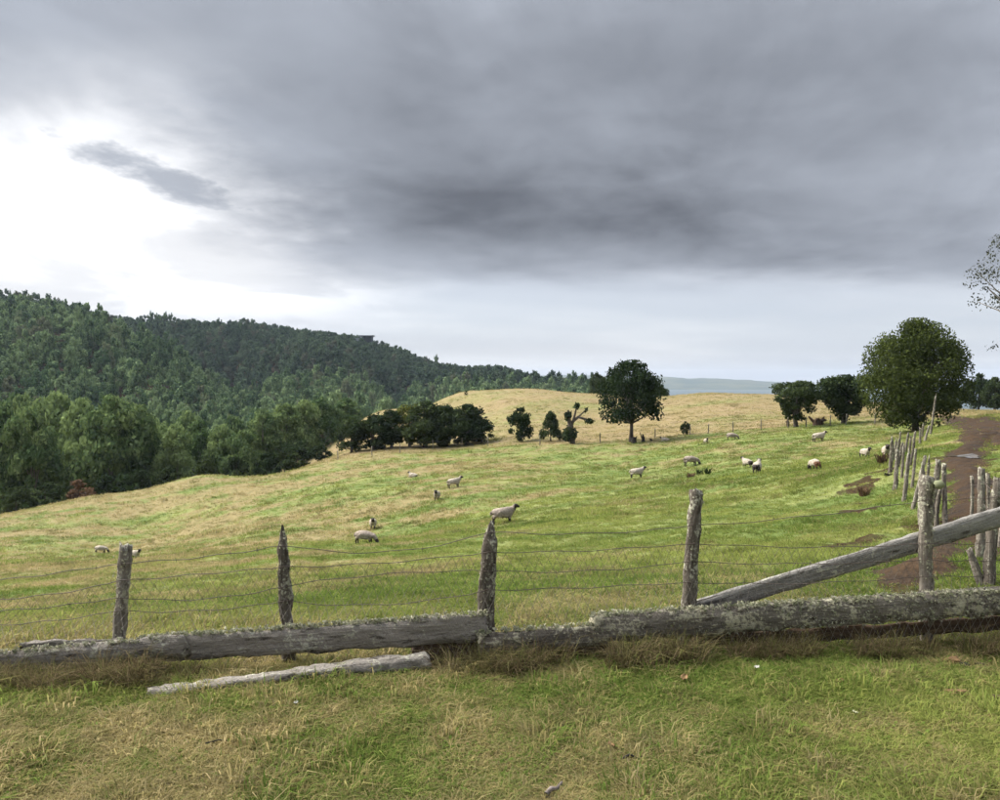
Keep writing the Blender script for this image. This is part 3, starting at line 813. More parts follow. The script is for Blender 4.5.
def hero_trees():
    big = tree_meshes('big', M_LEAF_BIG, M_BARK, seed=3, shape='dome', leaves=44000, leaf=.0115, foot=.08, clumps=220, limbs=16, trunk_r=.028, csize=.9, fill=.33, clip=1.0, nb=.8, nr=.6)
    put_tree('dome_tree', 'large round-topped dense tree beside the muddy track at right', 'tree', 915, 318, 106, 70, big)
    mid = tree_meshes('mid', M_LEAF_DARK, M_BARK, seed=9, shape='round', leaves=9500, leaf=.020, foot=.24, clumps=58, limbs=12, trunk_r=.03, csize=.95, fill=.2)
    put_tree('round_tree', 'tall dark tree with open lower boughs alone in mid pasture', 'tree', 631, 360, 70, 90, mid)
    r1 = tree_meshes('r1', M_LEAF_DARK, M_BARK, seed=21, shape='round', leaves=6500, leaf=.030, foot=.07, clumps=40, limbs=8, trunk_r=.035)
    r2 = tree_meshes('r2', M_LEAF_DARK, M_BARK, seed=22, shape='round', leaves=6500, leaf=.030, foot=.12, clumps=36, limbs=8, trunk_r=.04)
    r3 = tree_meshes('r3', M_LEAF_DARK, M_BARK, seed=23, shape='column', leaves=5200, leaf=.030, foot=.10, clumps=40, limbs=8, trunk_r=.035)
    ry = tree_meshes('ry', M_LEAF_YELLOW, M_BARK, seed=24, shape='column', leaves=5200, leaf=.028, foot=.08, clumps=40, limbs=8, trunk_r=.035)
    f1 = tree_meshes('f1', M_LEAF_DARK, M_BARK, seed=31, shape='fan', leaves=8500, leaf=.028, foot=.14, clumps=70, limbs=7, trunk_r=.045, stems=3, csize=.85)
    f2 = tree_meshes('f2', M_LEAF_DARK, M_BARK, seed=32, shape='fan', leaves=9500, leaf=.028, foot=.06, clumps=80, limbs=7, trunk_r=.045, stems=3, csize=1.0)
    G = 'row of dark trees along the pasture boundary'
    for px, top, w, d, ms, lab in [
        (352, 420, 30, 105, r3, 'low dark tree at the left end of the boundary row'),
        (373, 414, 36, 104, r1, 'dark bushy tree second from left in the boundary row'),
        (391, 411, 28, 105, r2, 'narrow dark tree left of the yellow-green tree in the boundary row'),
        (409, 405, 30, 106, ry, 'yellow-green tree in the boundary row'),
        (425, 402, 42, 104, r2, 'tallest dark tree just right of the yellow-green tree'),
        (447, 404, 36, 104, r1, 'dark round tree in the middle of the boundary row'),
        (467, 405, 42, 104, r2, 'dark broad tree second from right in the boundary row'),
        (481, 420, 24, 103, r3, 'short dark tree at the right end of the boundary row')]:
        put_tree('boundary_tree', lab, 'tree', px, top - 1, w * 1.28, d, ms, G)
    put_tree('round_tree', 'small dark egg-shaped tree standing apart right of the boundary row', 'tree', 520, 407, 28, 99, r3)
    put_tree('young_tree', 'small pointed green tree beside the dead leaning tree', 'tree', 551, 410, 23, 96,
             tree_meshes('c1', M_LEAF_DARK, M_BARK, seed=41, shape='spire', leaves=4200, leaf=.034, foot=.06, clumps=36, limbs=6, trunk_r=.03))
    put_tree('skyline_tree', 'dark clump-like tree on the crest left of the tall pasture tree', 'tree', 597, 371, 20, 205, r1)
    put_tree('skyline_tree', 'small dark tree on the crest right of the tall pasture tree', 'tree', 662, 384, 14, 200, r1)
    put_tree('field_bush', 'lone small dark bush on the dry field right of the tall tree', 'bush', 686, 421, 11, 93, r3)
    put_tree('fan_tree', 'dark spreading tree with open stems left of the big dome tree', 'tree', 796, 381, 48, 86, f1)
    put_tree('fan_tree', 'broad dark tree touching the left side of the dome tree', 'tree', 845, 375, 56, 87, f2)
    G = 'dark trees behind the dome tree'
    for px, top, w, d, ms, lab in [(955, 383, 30, 130, r1, 'dark tree showing just right behind the dome tree'), (978, 373, 30, 140, r3, 'pointed dark tree in the wood at the right edge'),
                                   (995, 377, 28, 132, r2, 'dark tree at the right edge above the track'), (1016, 370, 36, 140, r1, 'dark tree cut by the right edge of the wood'),
                                   (938, 392, 22, 135, r3, 'low dark tree peeping under the right side of the dome tree')]:
        put_tree('wood_tree', lab, 'tree', px, top, w, d, ms, G)
    # sparse tree outside the right edge whose twigs reach into the picture
    sp = tree_meshes('sparse', M_LEAF_GREY, M_BARK_PALE, seed=52, shape='column', leaves=5000, leaf=.0065, foot=.30, clumps=110, limbs=46, trunk_r=.018, csize=.42, fill=.15)
    put_tree('sparse_tree', 'thin grey-leaved tree whose twigs enter at the right edge', 'tree', 1048, 205, 170, 42, sp, rz=2.2)

    # wood at the foot of the pasture, left
    V = [tree_meshes('v%d' % k, M_LEAF_MID, M_BARK_PALE, seed=60 + k, shape=('column', 'round', 'column', 'round')[k], leaves=10000, leaf=.024, foot=.05, clumps=70, nb=.9, nr=.5,
                     limbs=10, trunk_r=.018, csize=.85, fill=.2) for k in range(4)]
    G = 'tall trees of the wood below the pasture'
    L = [(-28, 402, 66, 112), (2, 398, 62, 116), (31, 406, 58, 112), (57, 388, 62, 132), (84, 398, 56, 120), (110, 392, 72, 117), (137, 403, 54, 121), (152, 415, 46, 126),
         (176, 424, 46, 121), (199, 418, 44, 128), (222, 424, 40, 126), (244, 428, 40, 122), (262, 409, 44, 140), (285, 402, 42, 142), (303, 399, 40, 145), (322, 396, 40, 150), (346, 398, 34, 160), (232, 414, 40, 150), (185, 410, 46, 150), (128, 400, 48, 146), (20, 394, 54, 140)]
    words = ['tall pale-green tree at the left edge of the valley wood', 'rounded tree in the valley wood at the far left', 'leafy tree near the left edge with sprays over the pasture rim',
             'high rounded crown rising at the back of the left wood', 'tree between the high crown and the broad bright tree', 'broad bright green tree, largest of the left wood',
             'tree leaning against the right side of the broad bright tree', 'narrower tree right of the broad bright tree', 'mid-height tree above the pasture rim, left of the gap',
             'soft crown in the middle of the wood edge', 'low rounded tree in the dip of the wood edge', 'low grey-green tree in the dip of the wood edge right side',
             'fresh green tree right of the dip', 'second fresh green tree right of the dip', 'green tree third right of the dip before the dry flank', 'green tree touching the dry hill flank',
             'small tree tucked behind the dry hill flank', 'tree seen through the dip in the wood edge', 'tree behind the mid-height tree of the wood edge', 'tree peeping over the broad bright tree', 'tree crown behind the left edge trees']
    for i, (px, top, w, d) in enumerate(L):
        put_tree('valley_tree', words[i], 'tree', px, top, w * 1.12, d, V[i % 4], G)
    sh = tree_meshes('shrub', M_LEAF_DARK, M_BARK, seed=71, shape='round', leaves=2600, leaf=.045, foot=.02, clumps=26, limbs=5, trunk_r=.02)
    sb = tree_meshes('shrubb', M_LEAF_BROWN, M_BARK, seed=72, shape='round', leaves=2200, leaf=.045, foot=.02, clumps=22, limbs=8, trunk_r=.02)
    G = 'shrubs along the lower rim of the pasture'
    for i, (px, top, w, d, m, lab) in enumerate([
        (14, 486, 34, 97, sh, 'dark shrub at the pasture rim far left'), (44, 482, 36, 99, sh, 'dark shrub left of the brown shrub'), (77, 479, 32, 98, sb, 'reddish brown withered shrub at the pasture rim'),
        (109, 474, 34, 104, sh, 'dark shrub right of the brown shrub'), (141, 469, 34, 106, sh, 'dark shrub under the broad bright tree'), (171, 466, 30, 108, sh, 'dark shrub where the rim starts to rise'),
        (203, 458, 30, 110, sh, 'shrub at the foot of the wood edge middle'), (236, 456, 30, 112, sh, 'shrub in the dip of the wood edge'), (266, 452, 30, 114, sh, 'shrub right of the dip'), (297, 446, 34, 118, sh, 'shrub left of the dry flank'),
        (322, 444, 22, 120, sh, 'small shrub at the tip of the dry flank')]):
        put_tree('shrub', lab, 'shrub', px, top, w, d, m, G)
    # little bushes on the hill's flank
    tiny = tree_meshes('tiny', M_LEAF_DARK, M_BARK, seed=73, shape='round', leaves=500, leaf=.09, foot=.02, clumps=12, limbs=3, trunk_r=.03)
    G = 'little bushes dotted on the flank of the dry hill'
    for px, by in [(438, 397), (430, 402), (434, 400), (393, 409), (372, 413), (356, 424), (466, 395), (442, 394), (378, 416), (338, 447)]:
        b = ground_at(px, by)
        put_tree('flank_bush', 'tiny dark bush on the left flank of the dry hill', 'bush', px, by - 4, 5, b[1], tiny, G, base_py=by)
hero_trees()

# ------------------------------------------------------------------ forest on the far hill
def forest():
    kinds, ridge = [], []
    for k in range(7):
        shape = ('column', 'spire', 'column', 'round', 'spire', 'column', 'round')[k]
        (tv, tf), (cv, cf, tone) = make_tree(seed=100 + k, shape=shape, leaves=1300, leaf=.045, foot=.05, clumps=26, limbs=3, trunk_r=.02, csize=1.0, fill=.15, nb=.8, nr=.5)
        v, f = join([(cv, cf), (tv, tf)])
        me = mesh_np('forest_tree', v, f, mat_idx=np.r_[np.zeros(len(cf)), np.ones(len(tf))], attrs={'tone': ('FACE', np.r_[tone, np.full(len(tf), .3)])})
        me.materials.append(M_LEAF_FOREST); me.materials.append(M_BARK)
        kinds.append(me)
        m2 = me.copy(); m2.materials[0] = M_LEAF_RIDGE; ridge.append(m2)
    # jittered grid of stems over valley and hill
    st = 8.0
    gx, gy = np.meshgrid(np.arange(-620, 130, st), np.arange(150, 720, st))
    x = (gx + rng.uniform(-.42, .42, gx.shape) * st).ravel(); y = (gy + rng.uniform(-.42, .42, gx.shape) * st).ravel()
    px = 500 + 800 * x / y
    keep = (px > -110) & (px < 640)
    keep &= ~((y < 330) & (x > np.interp(y, [150, 200, 240, 330], [-62, -55, -40, 30]))) & ~((y < 215) & (x > -70))
    keep &= fbm(x / 30, y / 30, 301, 3) > .22
    x, y, px = x[keep], y[keep], px[keep]
    z = height(x, y)
    H = rng.uniform(10.0, 18.0, len(x)) * (.8 + .4 * fbm(x / 40, y / 40, 311, 2)); W = rng.uniform(7.0, 10.5, len(x))
    H = np.where(y > 520, 11 + (H - 10) * .4, H)
    # walk outwards and keep the trees that show above what stands in front of them
    top = (z + H - CAM_Z) / y; bot = (z + .25 * H - CAM_Z) / y
    prof = np.full(900, -1.0)
    for j in range(900):      # field rim and dry hill hide the valley floor
        t = (-150 + j - 500) / 800; ds = np.exp(np.linspace(math.log(30), math.log(240), 60))
        prof[j] = ((height(t * ds, ds, False) - CAM_Z) / ds).max()
    order = np.argsort(y); vis = np.zeros(len(x))
    for i in order:
        c = int(px[i] + 150); hw = max(1, int(W[i] / y[i] * 400))
        sl = slice(max(c - hw, 0), min(c + hw + 1, 900))
        seg = prof[sl]
        vis[i] = np.clip(top[i] - seg, 0, None).sum() * 800 if len(seg) else 0
        prof[sl] = np.maximum(seg, bot[i] + (top[i] - bot[i]) * .55)
    show = (vis > 3)
    x, y, z, H, W, vis, px = (q[show] for q in (x, y, z, H, W, vis, px))
    inframe = (px > -5) & (px < 1005)
    rank = np.argsort(-vis * inframe)
    solo = rank[:300]; rest = rank[300:]
    print('forest', len(x), 'visible', inframe.sum())
    for i in solo:
        o = link('forest_tree', (kinds if y[i] < 455 else ridge)[int(rng.integers(7))], [], None, (x[i], y[i], z[i] - .1))
        o.scale = (W[i], W[i], H[i]); o.rotation_euler = (0, 0, rng.uniform(0, 6.28))
        zone = ('on the near wooded spur above the left edge trees' if px[i] < 90 else 'on the near wooded spur above the broad bright valley tree' if px[i] < 190 else
                'on the wooded slope above the dip of the wood edge' if px[i] < 290 else 'on the wooded slope above the left tip of the dry hill' if px[i] < 400 else
                'on the wooded ridge directly behind the dry hill crest') if y[i] < 470 or px[i] > 400 else 'high on the far wooded ridge below the skyline'
        tag(o, 'forest tree ' + zone, 'tree', 'forest trees ' + zone)
    pr = []
    for me in kinds + ridge:
        pr.append(bpy.data.objects.new('forest_tree_form', me))
    n = len(rest)
    o = scatter('distant_forest', np.stack([x, y, z - .1], -1)[rest], np.stack([np.zeros(n), np.zeros(n), rng.uniform(0, 6.28, n)], -1),
                np.stack([W, W, H], -1)[rest], rng.integers(0, 7, n) + 7 * (y[rest] > 455), pr, {})
    tag(o, 'distant forest massed on the far ridge', 'forest', kind='stuff')
    # spindly survivors standing up on the skyline
    thin = tree_meshes('thin', M_LEAF_FOREST, M_BARK, seed=131, shape='round', leaves=420, leaf=.05, foot=.35, clumps=16, limbs=8, trunk_r=.03, csize=.75)
    ORD = 'first second third fourth fifth sixth seventh eighth ninth tenth eleventh twelfth thirteenth fourteenth fifteenth sixteenth'.split()
    for i, (px_, top_) in enumerate([(103, 302), (152, 303), (158, 305), (166, 304), (172, 305), (220, 310), (242, 315), (436, 347)]):
        tag(put_tree('skyline_tree', ORD[i] + ' thin straggly tree from the left on the forest skyline', 'tree', px_, top_ + 7, 8, 400 if px_ < 100 else 596, thin, 'thin trees on the forest skyline'), None)
forest()

# ------------------------------------------------------------------ haze: even thin air round everything
def haze():
    bm = bmesh.new(); bmesh.ops.create_cube(bm, size=1)
    for v in bm.verts: v.co = (v.co.x * 14900, v.co.y * 14900, -80 if v.co.z < 0 else 96)
    me = bpy.data.meshes.new('haze'); bm.to_mesh(me); bm.free()
    m = bpy.data.materials.new('haze'); m.use_nodes = True; nt = m.node_tree; nt.nodes.clear()
    out = nt.nodes.new('ShaderNodeOutputMaterial'); pv = nt.nodes.new('ShaderNodeVolumePrincipled')
    pv.inputs['Color'].default_value = (0.62, 0.74, 0.92, 1); pv.inputs['Density'].default_value = HAZE; pv.inputs['Anisotropy'].default_value = 0.1
    nt.links.new(pv.outputs[0], out.inputs['Volume'])
    tag(link('haze', me, [m]), 'thin pale blue haze hanging over the whole valley', 'haze', kind='stuff')
HAZE = 0.8e-4
haze()

# shelter on the skyline
def shelter():
    d = 600; x = pdir(366, 400)[0] * d; zt = pt(366, 335, d)[2]; zg = hz(x, d)
    e = empty('hilltop_shelter', (x, d, zg)); tag(e, 'small dark flat-roofed shelter on the forest skyline', 'building')
    def box(nm, cx, cy, cz, sx, sy, sz, m):
        bm = bmesh.new(); bmesh.ops.create_cube(bm, size=1)
        for v in bm.verts: v.co = (v.co.x * sx + cx, v.co.y * sy + cy, v.co.z * sz + cz)
        me = bpy.data.meshes.new(nm); bm.to_mesh(me); bm.free(); return link(nm, me, [m], e)
    h = zt - zg
    box('roof', 1, 0, h - .8, 11, 7, .7, M_ROOF); box('wall', 4.4, 0, (h - 1.15) / 2, 1.6, 5.6, h - 1.17, M_ROOF)
    box('back_wall', 0, 2.6, (h - 1.15) / 2, 6, .3, h - 1.18, M_WALL)
    for px_ in (-3.4, -.4):
        box('post', px_, -2.4, (h - 1.15) / 2, .35, .35, h - 1.17, M_ROOF)
    box('lean_to', -6.4, 0, (h - 2.4) / 2, 4.4, 5, h - 2.4, M_WALL)
shelter()

# dead leaning tree and small stumps
def dead_tree():
    b = ground_at(573, 444); s = b[1] / 800
    e = empty('dead_tree', b); tag(e, 'dead leaning tree with bare crooked branches in mid pasture', 'tree')
    def P(px, py, y=0): return np.array([(px - 573) * s, y, (444 - py) * s])
    parts = [tube([P(573, 446), P(571, 432), P(569, 420), P(568, 410)], [.35, .28, .24, .12]), tube([P(570, 430), P(574, 418), P(577, 405)], [.2, .14, .07]),
             tube([P(570, 424), P(578, 417), P(585, 419), P(592, 423)], [.2, .17, .14, .08]), tube([P(578, 417, 0), P(584, 412, .3), P(588, 408, .3)], [.1, .07, .04])]
    v, f = join(parts); link('trunk', mesh_np('trunk', v, f, smooth=True), [M_BARK], e)
    g = np.random.default_rng(5)
    def tuft(name, cx, cy, rx, rz, n):
        d = g.normal(size=(n, 3)); d /= np.linalg.norm(d, axis=1)[:, None]
        p = P(cx, cy) + d * (g.uniform(0, 1, n) ** .4)[:, None] * np.array([rx * s, rx * s, rz * s])
        a = g.normal(size=(n, 3)) * .16; b2 = g.normal(size=(n, 3)) * .10
        V = np.stack([p + a, p + b2, p - a, p - b2], 1).reshape(-1, 3)
        link(name, mesh_np(name, V, np.arange(4 * n).reshape(-1, 4), attrs={'tone': ('FACE', g.uniform(0, 1, n))}), [M_LEAF_DARK], e)
    tuft('foliage', 570, 434, 7, 9, 260); tuft('foliage', 577, 406, 2.5, 3.0, 60); tuft('foliage', 589, 421, 5, 2.2, 90); tuft('foliage', 568, 416, 3, 5, 80); tuft('foliage', 586, 410, 2, 2.5, 18)
dead_tree()

def lump(name, label, cat, px, py, wpx, hpx, mat, seed, group=None, depth=1.0, spikes=4):
    """weathered stump: a gnarled base with a few broken root arms"""
    b = ground_at(px, py); s = b[1] / 800; g = np.random.default_rng(seed)
    W, H = wpx * s / 2, hpx * s
    parts = [tube([(0, 0, -.05), (g.normal(0, .05), 0, H * .35), (g.normal(0, .1) * W, 0, H * .8)], [W * .55, W * .42, W * .18], 9)]
    for k in range(spikes):
        a = g.uniform(0, 6.28); r = W * g.uniform(.5, 1.0)
        parts.append(tube([(0, 0, H * g.uniform(.1, .4)), (r * .5 * math.cos(a), r * .5 * math.sin(a), H * g.uniform(.3, .6)), (r * math.cos(a), r * math.sin(a), H * g.uniform(.1, 1.0))],
                          [W * .25, W * .18, W * .06], 6))
    v, f = join(parts)
    v = v + (np.stack([vnoise(v[:, 0] * 7, v[:, 2] * 7 + i * 9, i) for i in range(3)], -1) - .5) * .15 * W
    o = link(name, mesh_np(name, v, f, smooth=True), [mat], None, b)
    return tag(o, label, cat, group)
lump('tree_stump', 'dark broken stump just right of the tall pasture tree', 'stump', 634, 443, 12, 8, M_CHAR, 1)
lump('tree_stump', 'upright dark stump right of the tall pasture tree', 'stump', 643, 442, 7, 10, M_CHAR, 2)
lump('tree_stump', 'tiny dark stump between the upright stump and the resting sheep', 'stump', 651, 441, 4, 3, M_CHAR, 3)
lump('uprooted_log', 'reddish brown uprooted log between the two spreading trees', 'log', 818, 425, 20, 9, M_ROT, 4, spikes=7)
lump('tree_stump', 'upright broken stump left of the open-stemmed spreading tree', 'stump', 788, 427, 6, 11, M_ROT, 5)

# ------------------------------------------------------------------ rough timber
def rough_timber(length, wa, ta, wb, tb, seed, seg=26, pointed=False, squareness=4.0, ragged=.012, bend=.01, sides=14):
    """beam along local Z; local Y = wide side (wa -> wb), local X = thickness"""
    g = np.random.default_rng(seed); V, F = [], []
    ph = g.uniform(0, 100)
    for i in range(seg + 1):
        t = i / seg; w, th = wa + (wb - wa) * t, ta + (tb - ta) * t
        if pointed and t > .86:
            k = 1 - (t - .86) / .14 * .8; w *= k; th *= k
        ox = bend * math.sin(3.1 * t + ph); oy = bend * math.sin(2.3 * t + 2 * ph)
        for k in range(sides):
            a = 2 * math.pi * k / sides; c, s = math.cos(a), math.sin(a)
            q = (abs(c) ** squareness + abs(s) ** squareness) ** (-1 / squareness)
            z = t * length
            nx = float(vnoise(z * 14 + ph, k * .9, seed)) - .5; n2 = float(vnoise(z * 45 + ph, k * 2.1, seed + 3)) - .5
            rr = 1 + 0
            e = ragged * (nx * 1.6 + n2)
            zz = z
            if i in (0, seg): zz += (float(vnoise(k * 1.3, ph, seed + 8)) - .5) * ragged * 5
            V.append((c * q * th / 2 * rr + ox + e * c, s * q * w / 2 * rr + oy + e * s, zz))
    for i in range(seg):
        for k in range(sides):
            k2 = (k + 1) % sides
            F.append((i * sides + k, i * sides + k2, (i + 1) * sides + k2, (i + 1) * sides + k))
    V.append((0, 0, 0)); V.append((0, 0, length * 1.004)); c0, c1 = len(V) - 2, len(V) - 1
    Fc = []
    for k in range(0, sides, 2):
        Fc.append((c0, (k + 2) % sides, k + 1, k)); Fc.append((c1, seg * sides + k, seg * sides + k + 1, seg * sides + (k + 2) % sides))
    me = mesh_np('timber', np.array(V), np.array(F + Fc), smooth=False)
    sm = np.ones(len(me.polygons), bool); me.polygons.foreach_set('use_smooth', sm)
    return me

def place_along(o, a, b, roll=None):
    """local Z from a to b; local Y as near to 'roll' as possible"""
    a, b = Vector(a), Vector(b); z = (b - a).normalized()
    up = Vector(roll or (0, 0, 1))
    if abs(z.dot(up)) > .95: up = Vector((1, 0, 0))
    x = up.cross(z).normalized(); x = -x; y = z.cross(x).normalized()
    o.matrix_local = Matrix(((x.x, y.x, z.x, a.x), (x.y, y.y, z.y, a.y), (x.z, y.z, z.z, a.z), (0, 0, 0, 1)))

# fence line nearest the camera: Y as a function of X
FA, FB = np.array([-3.35, 5.12]), np.array([3.75, 5.78])
def fence_depth(px):
    """depth at which the sight plane of a pixel column meets the fence line"""
    c = (px - 500) / 800; s = (FB[1] - FA[1]) / (FB[0] - FA[0]); k = pdir(px, 400)[0]
    return (FA[1] - s * FA[0]) / (1 - s * k)
def fp(px, py, off=0.0): return pt(px, py, fence_depth(px) + off)

def front_fence():
    e = empty('wire_fence', (0, float(fence_depth(500)), 0)); base = Vector(e.location)
    tag(e, 'old low fence of mossy planks, split posts and wire netting across the foreground', 'fence')
    top_edges = []
    posts = [(123, 546, 118, 690, 15, 12, M_POST), (284, 527, 287, 676, 14, 13, M_POST), (491, 521, 484, 668, 17, 22, M_POST), (698, 490, 683, 655, 15, 16, M_POST), (929, 477, 925, 640, 18, 12, M_POST)]
    tops = []
    for i, (tx, ty, bx, by, w0, w1, m) in enumerate(posts):
        a, b = fp(bx, by, .05), fp(tx, ty, .05)
        a[2] = min(a[2], -.05)
        L = np.linalg.norm(b - a); s = fence_depth(bx) / 800
        pm = rough_timber(L, w1 * s, w1 * s * .8, w0 * s * .75, w0 * s * .7, 300 + i, 30, pointed=(i in (1, 2)), squareness=2.8, ragged=.014, bend=.012)
        o = link('post', pm, [m], e); place_along(o, Vector(a) - base, Vector(b) - base)
        tops.append((a, b))
        for q in np.linspace(.35, .97, 30): top_edges.append((a + (b - a) * q + np.array([rng.uniform(-.045, .045), -.04, 0]), .55))
    if True:   # mushroom-like knob of bracket fungus at the last post's head
        a, b = tops[4]; c = fp(938, 485, -.02)
        v, f = tube([c + (-.03, 0, 0), c + (-.015, 0, .004), c + (.02, 0, .002), c + (.045, 0, -.002)], [.012, .03, .034, .012], 9)
        link('bracket_fungus', mesh_np('bracket_fungus', v - np.array(base), f, smooth=True), [M_LICHEN], e)
    planks = [  # centre line from, to, heights px, thickness m, offset, material
        ('plank', (-60, 672), (188, 646), 28, 22, .06, -.07, M_PLANK, 2.6), ('plank', (22, 646), (122, 642), 4, 10, .03, -.03, M_PLANK, 3),
        ('plank', (140, 649), (486, 627), 22, 28, .045, -.045, M_PLANK, 5), ('plank', (412, 652), (606, 650), 24, 20, .04, -.02, M_ROT, 4),
        ('plank', (478, 643), (606, 634), 22, 22, .05, -.06, M_BEAM, 3), ('plank', (592, 628), (1045, 600), 26, 28, .07, -.06, M_BEAM, 3.2),
        ('plank', (900, 604), (1045, 588), 9, 12, .05, -.015, M_PLANK, 4), ('plank', (690, 643), (1045, 619), 13, 14, .03, .02, M_ROT, 6)]
    for i, (nm, p0, p1, h0, h1, th, off, m, sq) in enumerate(planks):
        a, b = fp(*p0, off), fp(*p1, off); s = fence_depth((p0[0] + p1[0]) / 2) / 800
        L = np.linalg.norm(b - a)
        pm = rough_timber(L, h0 * s, th, h1 * s, th, 330 + i, max(16, int(L * 16)), squareness=sq, ragged=.016, bend=.010)
        o = link(nm, pm, [m], e); place_along(o, Vector(a) - base, Vector(b) - base)
        if i in (0, 2, 4, 5):
            n = int(L * (190 if i in (2, 5) else 110))
            for q in rng.uniform(0, 1, n):
                h = (h0 + (h1 - h0) * q) * s
                top_edges.append((a + (b - a) * q + np.array([0, rng.uniform(-th / 2, th / 3), h / 2 + rng.uniform(-.012, .006)]), 1.0))
            if i == 5:
                for q in rng.uniform(0, 1, 700):
                    h = (h0 + (h1 - h0) * q) * s
                    top_edges.append((a + (b - a) * q + np.array([0, -th / 2, rng.uniform(-.5, .45) * h]), .7))
    # strands of wire between the posts, sagging
    strands = [[(-30, 583), (121, 563), (284, 545), (490, 532), (694, 526), (928, 500), (1040, 490)],
               [(-30, 600), (120, 581), (285, 567), (489, 552), (692, 543), (928, 543), (1040, 538)],
               [(-30, 612), (119, 597), (285, 586), (488, 571), (690, 562), (927, 560), (1040, 556)],
               [(-30, 626), (119, 611), (286, 601), (487, 590), (688, 582), (926, 576), (1040, 570)]]
    SAG = [[.01, .02, .09, .03, .02, .02], [.03, .0, .02, .02, .03, .02], [.02, .05, -.03, .03, .02, .02], [.02, .03, .06, .01, .03, .02]]
    S3 = []
    for si, st in enumerate(strands):
        P = []
        for k in range(len(st) - 1):
            a, b = fp(*st[k], 0.0), fp(*st[k + 1], 0.0)
            for t in np.linspace(0, 1, 12, endpoint=False):
                q = a + (b - a) * t; q[2] -= SAG[si][k] * 4 * t * (1 - t) + .006 * math.sin(17 * t + si * 3 + k)
                P.append(q)
        P.append(fp(*st[-1], 0)); P = np.array(P); S3.append(P)
        v, f = tube(P - np.array(base), np.full(len(P), .0026), 4)
        parts = [(v, f)]
        for q in range(6, len(P) - 1, 2):          # barbs
            if si in (0, 2):
                m_ = P[q] - np.array(base); a = rng.uniform(0, 3.14); dd = np.array([.3 * math.cos(a), .3 * math.sin(a), 1]) * .014
                parts.append(tube([m_ - dd, m_ + dd], [.0016, .0016], 3)[0:2])
        vs, fs = join([(p[0], p[1]) for p in parts])
        link('wire', mesh_np('wire', vs, fs), [M_WIRE], e)
    # diamond netting hung from the second strand, lying over the planks
    parts = []
    cell = .062; L0 = S3[1]
    def net(u, v):
        X = np.interp(u, np.r_[0, np.cumsum(np.linalg.norm(np.diff(L0[:, :2], axis=0), axis=1))], L0[:, 0])
        i = np.argsort(L0[:, 0]); Y = np.interp(X, L0[i, 0], L0[i, 1]); Zt = np.interp(X, L0[i, 0], L0[i, 2])
        zb = .06
        z = Zt + (zb - Zt) * v
        bulge = -.115 * np.clip((v - .35) / .3, 0, 1) + .012 * math.sin(u * 3.1 + v * 4) + .008 * math.sin(u * 11)
        return np.array([X + .01 * math.sin(v * 9 + u * 5), Y + bulge, z + .008 * math.sin(u * 7)])
    tot = float(np.linalg.norm(L0[-1] - L0[0])); nu = int(tot / cell); nv = 11
    for c in range(nu):
        zig, zag = [], []
        for r in range(nv + 1):
            o_ = .5 * (r % 2)
            zig.append(net((c + o_) * cell, r / nv))
        parts.append(tube(np.array(zig) - np.array(base), np.full(nv + 1, .0014), 3))
        zag = [net((c + .5 - .5 * (r % 2) + .5) * cell, r / nv) for r in range(nv + 1)]
        parts.append(tube(np.array(zag) - np.array(base), np.full(nv + 1, .0014), 3))
    vs, fs = join(parts)
    link('wire_netting', mesh_np('wire_netting', vs, fs), [M_NET], e)
    # flakes of lichen along the upper edges
    g = np.random.default_rng(77)
    forms = []
    for k in range(3):
        V, F = [], []
        for q in range(9):
            p = g.normal(0, .008, 3); p[2] = abs(p[2]) * .8; a = g.normal(0, .006, 3); b = g.normal(0, .006, 3)
            n = len(V); V += [p + a, p + b, p - a, p - b]; F.append((n, n + 1, n + 2, n + 3))
        forms.append(proto('lichen_flake', mesh_np('lichen_flake', np.array(V), np.array(F)), [M_LICHEN]))
    pts = np.array([t[0] for t in top_edges]) - np.array(base); sc = np.array([t[1] for t in top_edges]) * rng.uniform(.5, 1.2, len(top_edges)); n = len(pts)
    o = scatter('lichen', pts, rng.uniform(0, 6.28, (n, 3)) * np.array([.1, .1, 1]), np.stack([sc] * 3, -1), rng.integers(0, 3, n), forms, {}, e)
    tag(o, kind='stuff')
front_fence()

def loose_boards():
    # grey rail slanting up to the right behind the last post
    a, b = fp(694, 608, .10), fp(1050, 500, .16); L = np.linalg.norm(b - a)
    me = rough_timber(L, .115, .045, .15, .05, 401, 40, squareness=6, ragged=.007, bend=.012)
    o = link('slanting_rail', me, [M_RAIL]); place_along(o, a, b)
    tag(o, 'long grey sawn rail slanting up to the right behind the last post', 'rail')
    # broken slab lying in the grass
    a, b = ground_at(150, 693), ground_at(430, 671); a[2] += .02; b[2] += .045; L = np.linalg.norm(b - a)
    me = rough_timber(L, .035, .10, .10, .12, 402, 60, squareness=3.2, ragged=.013, bend=.02)
    o = link('fallen_slab', me, [M_PLANK]); place_along(o, a, b)
    tag(o, 'broken weathered slab lying in the grass below the left planks', 'board')
loose_boards()

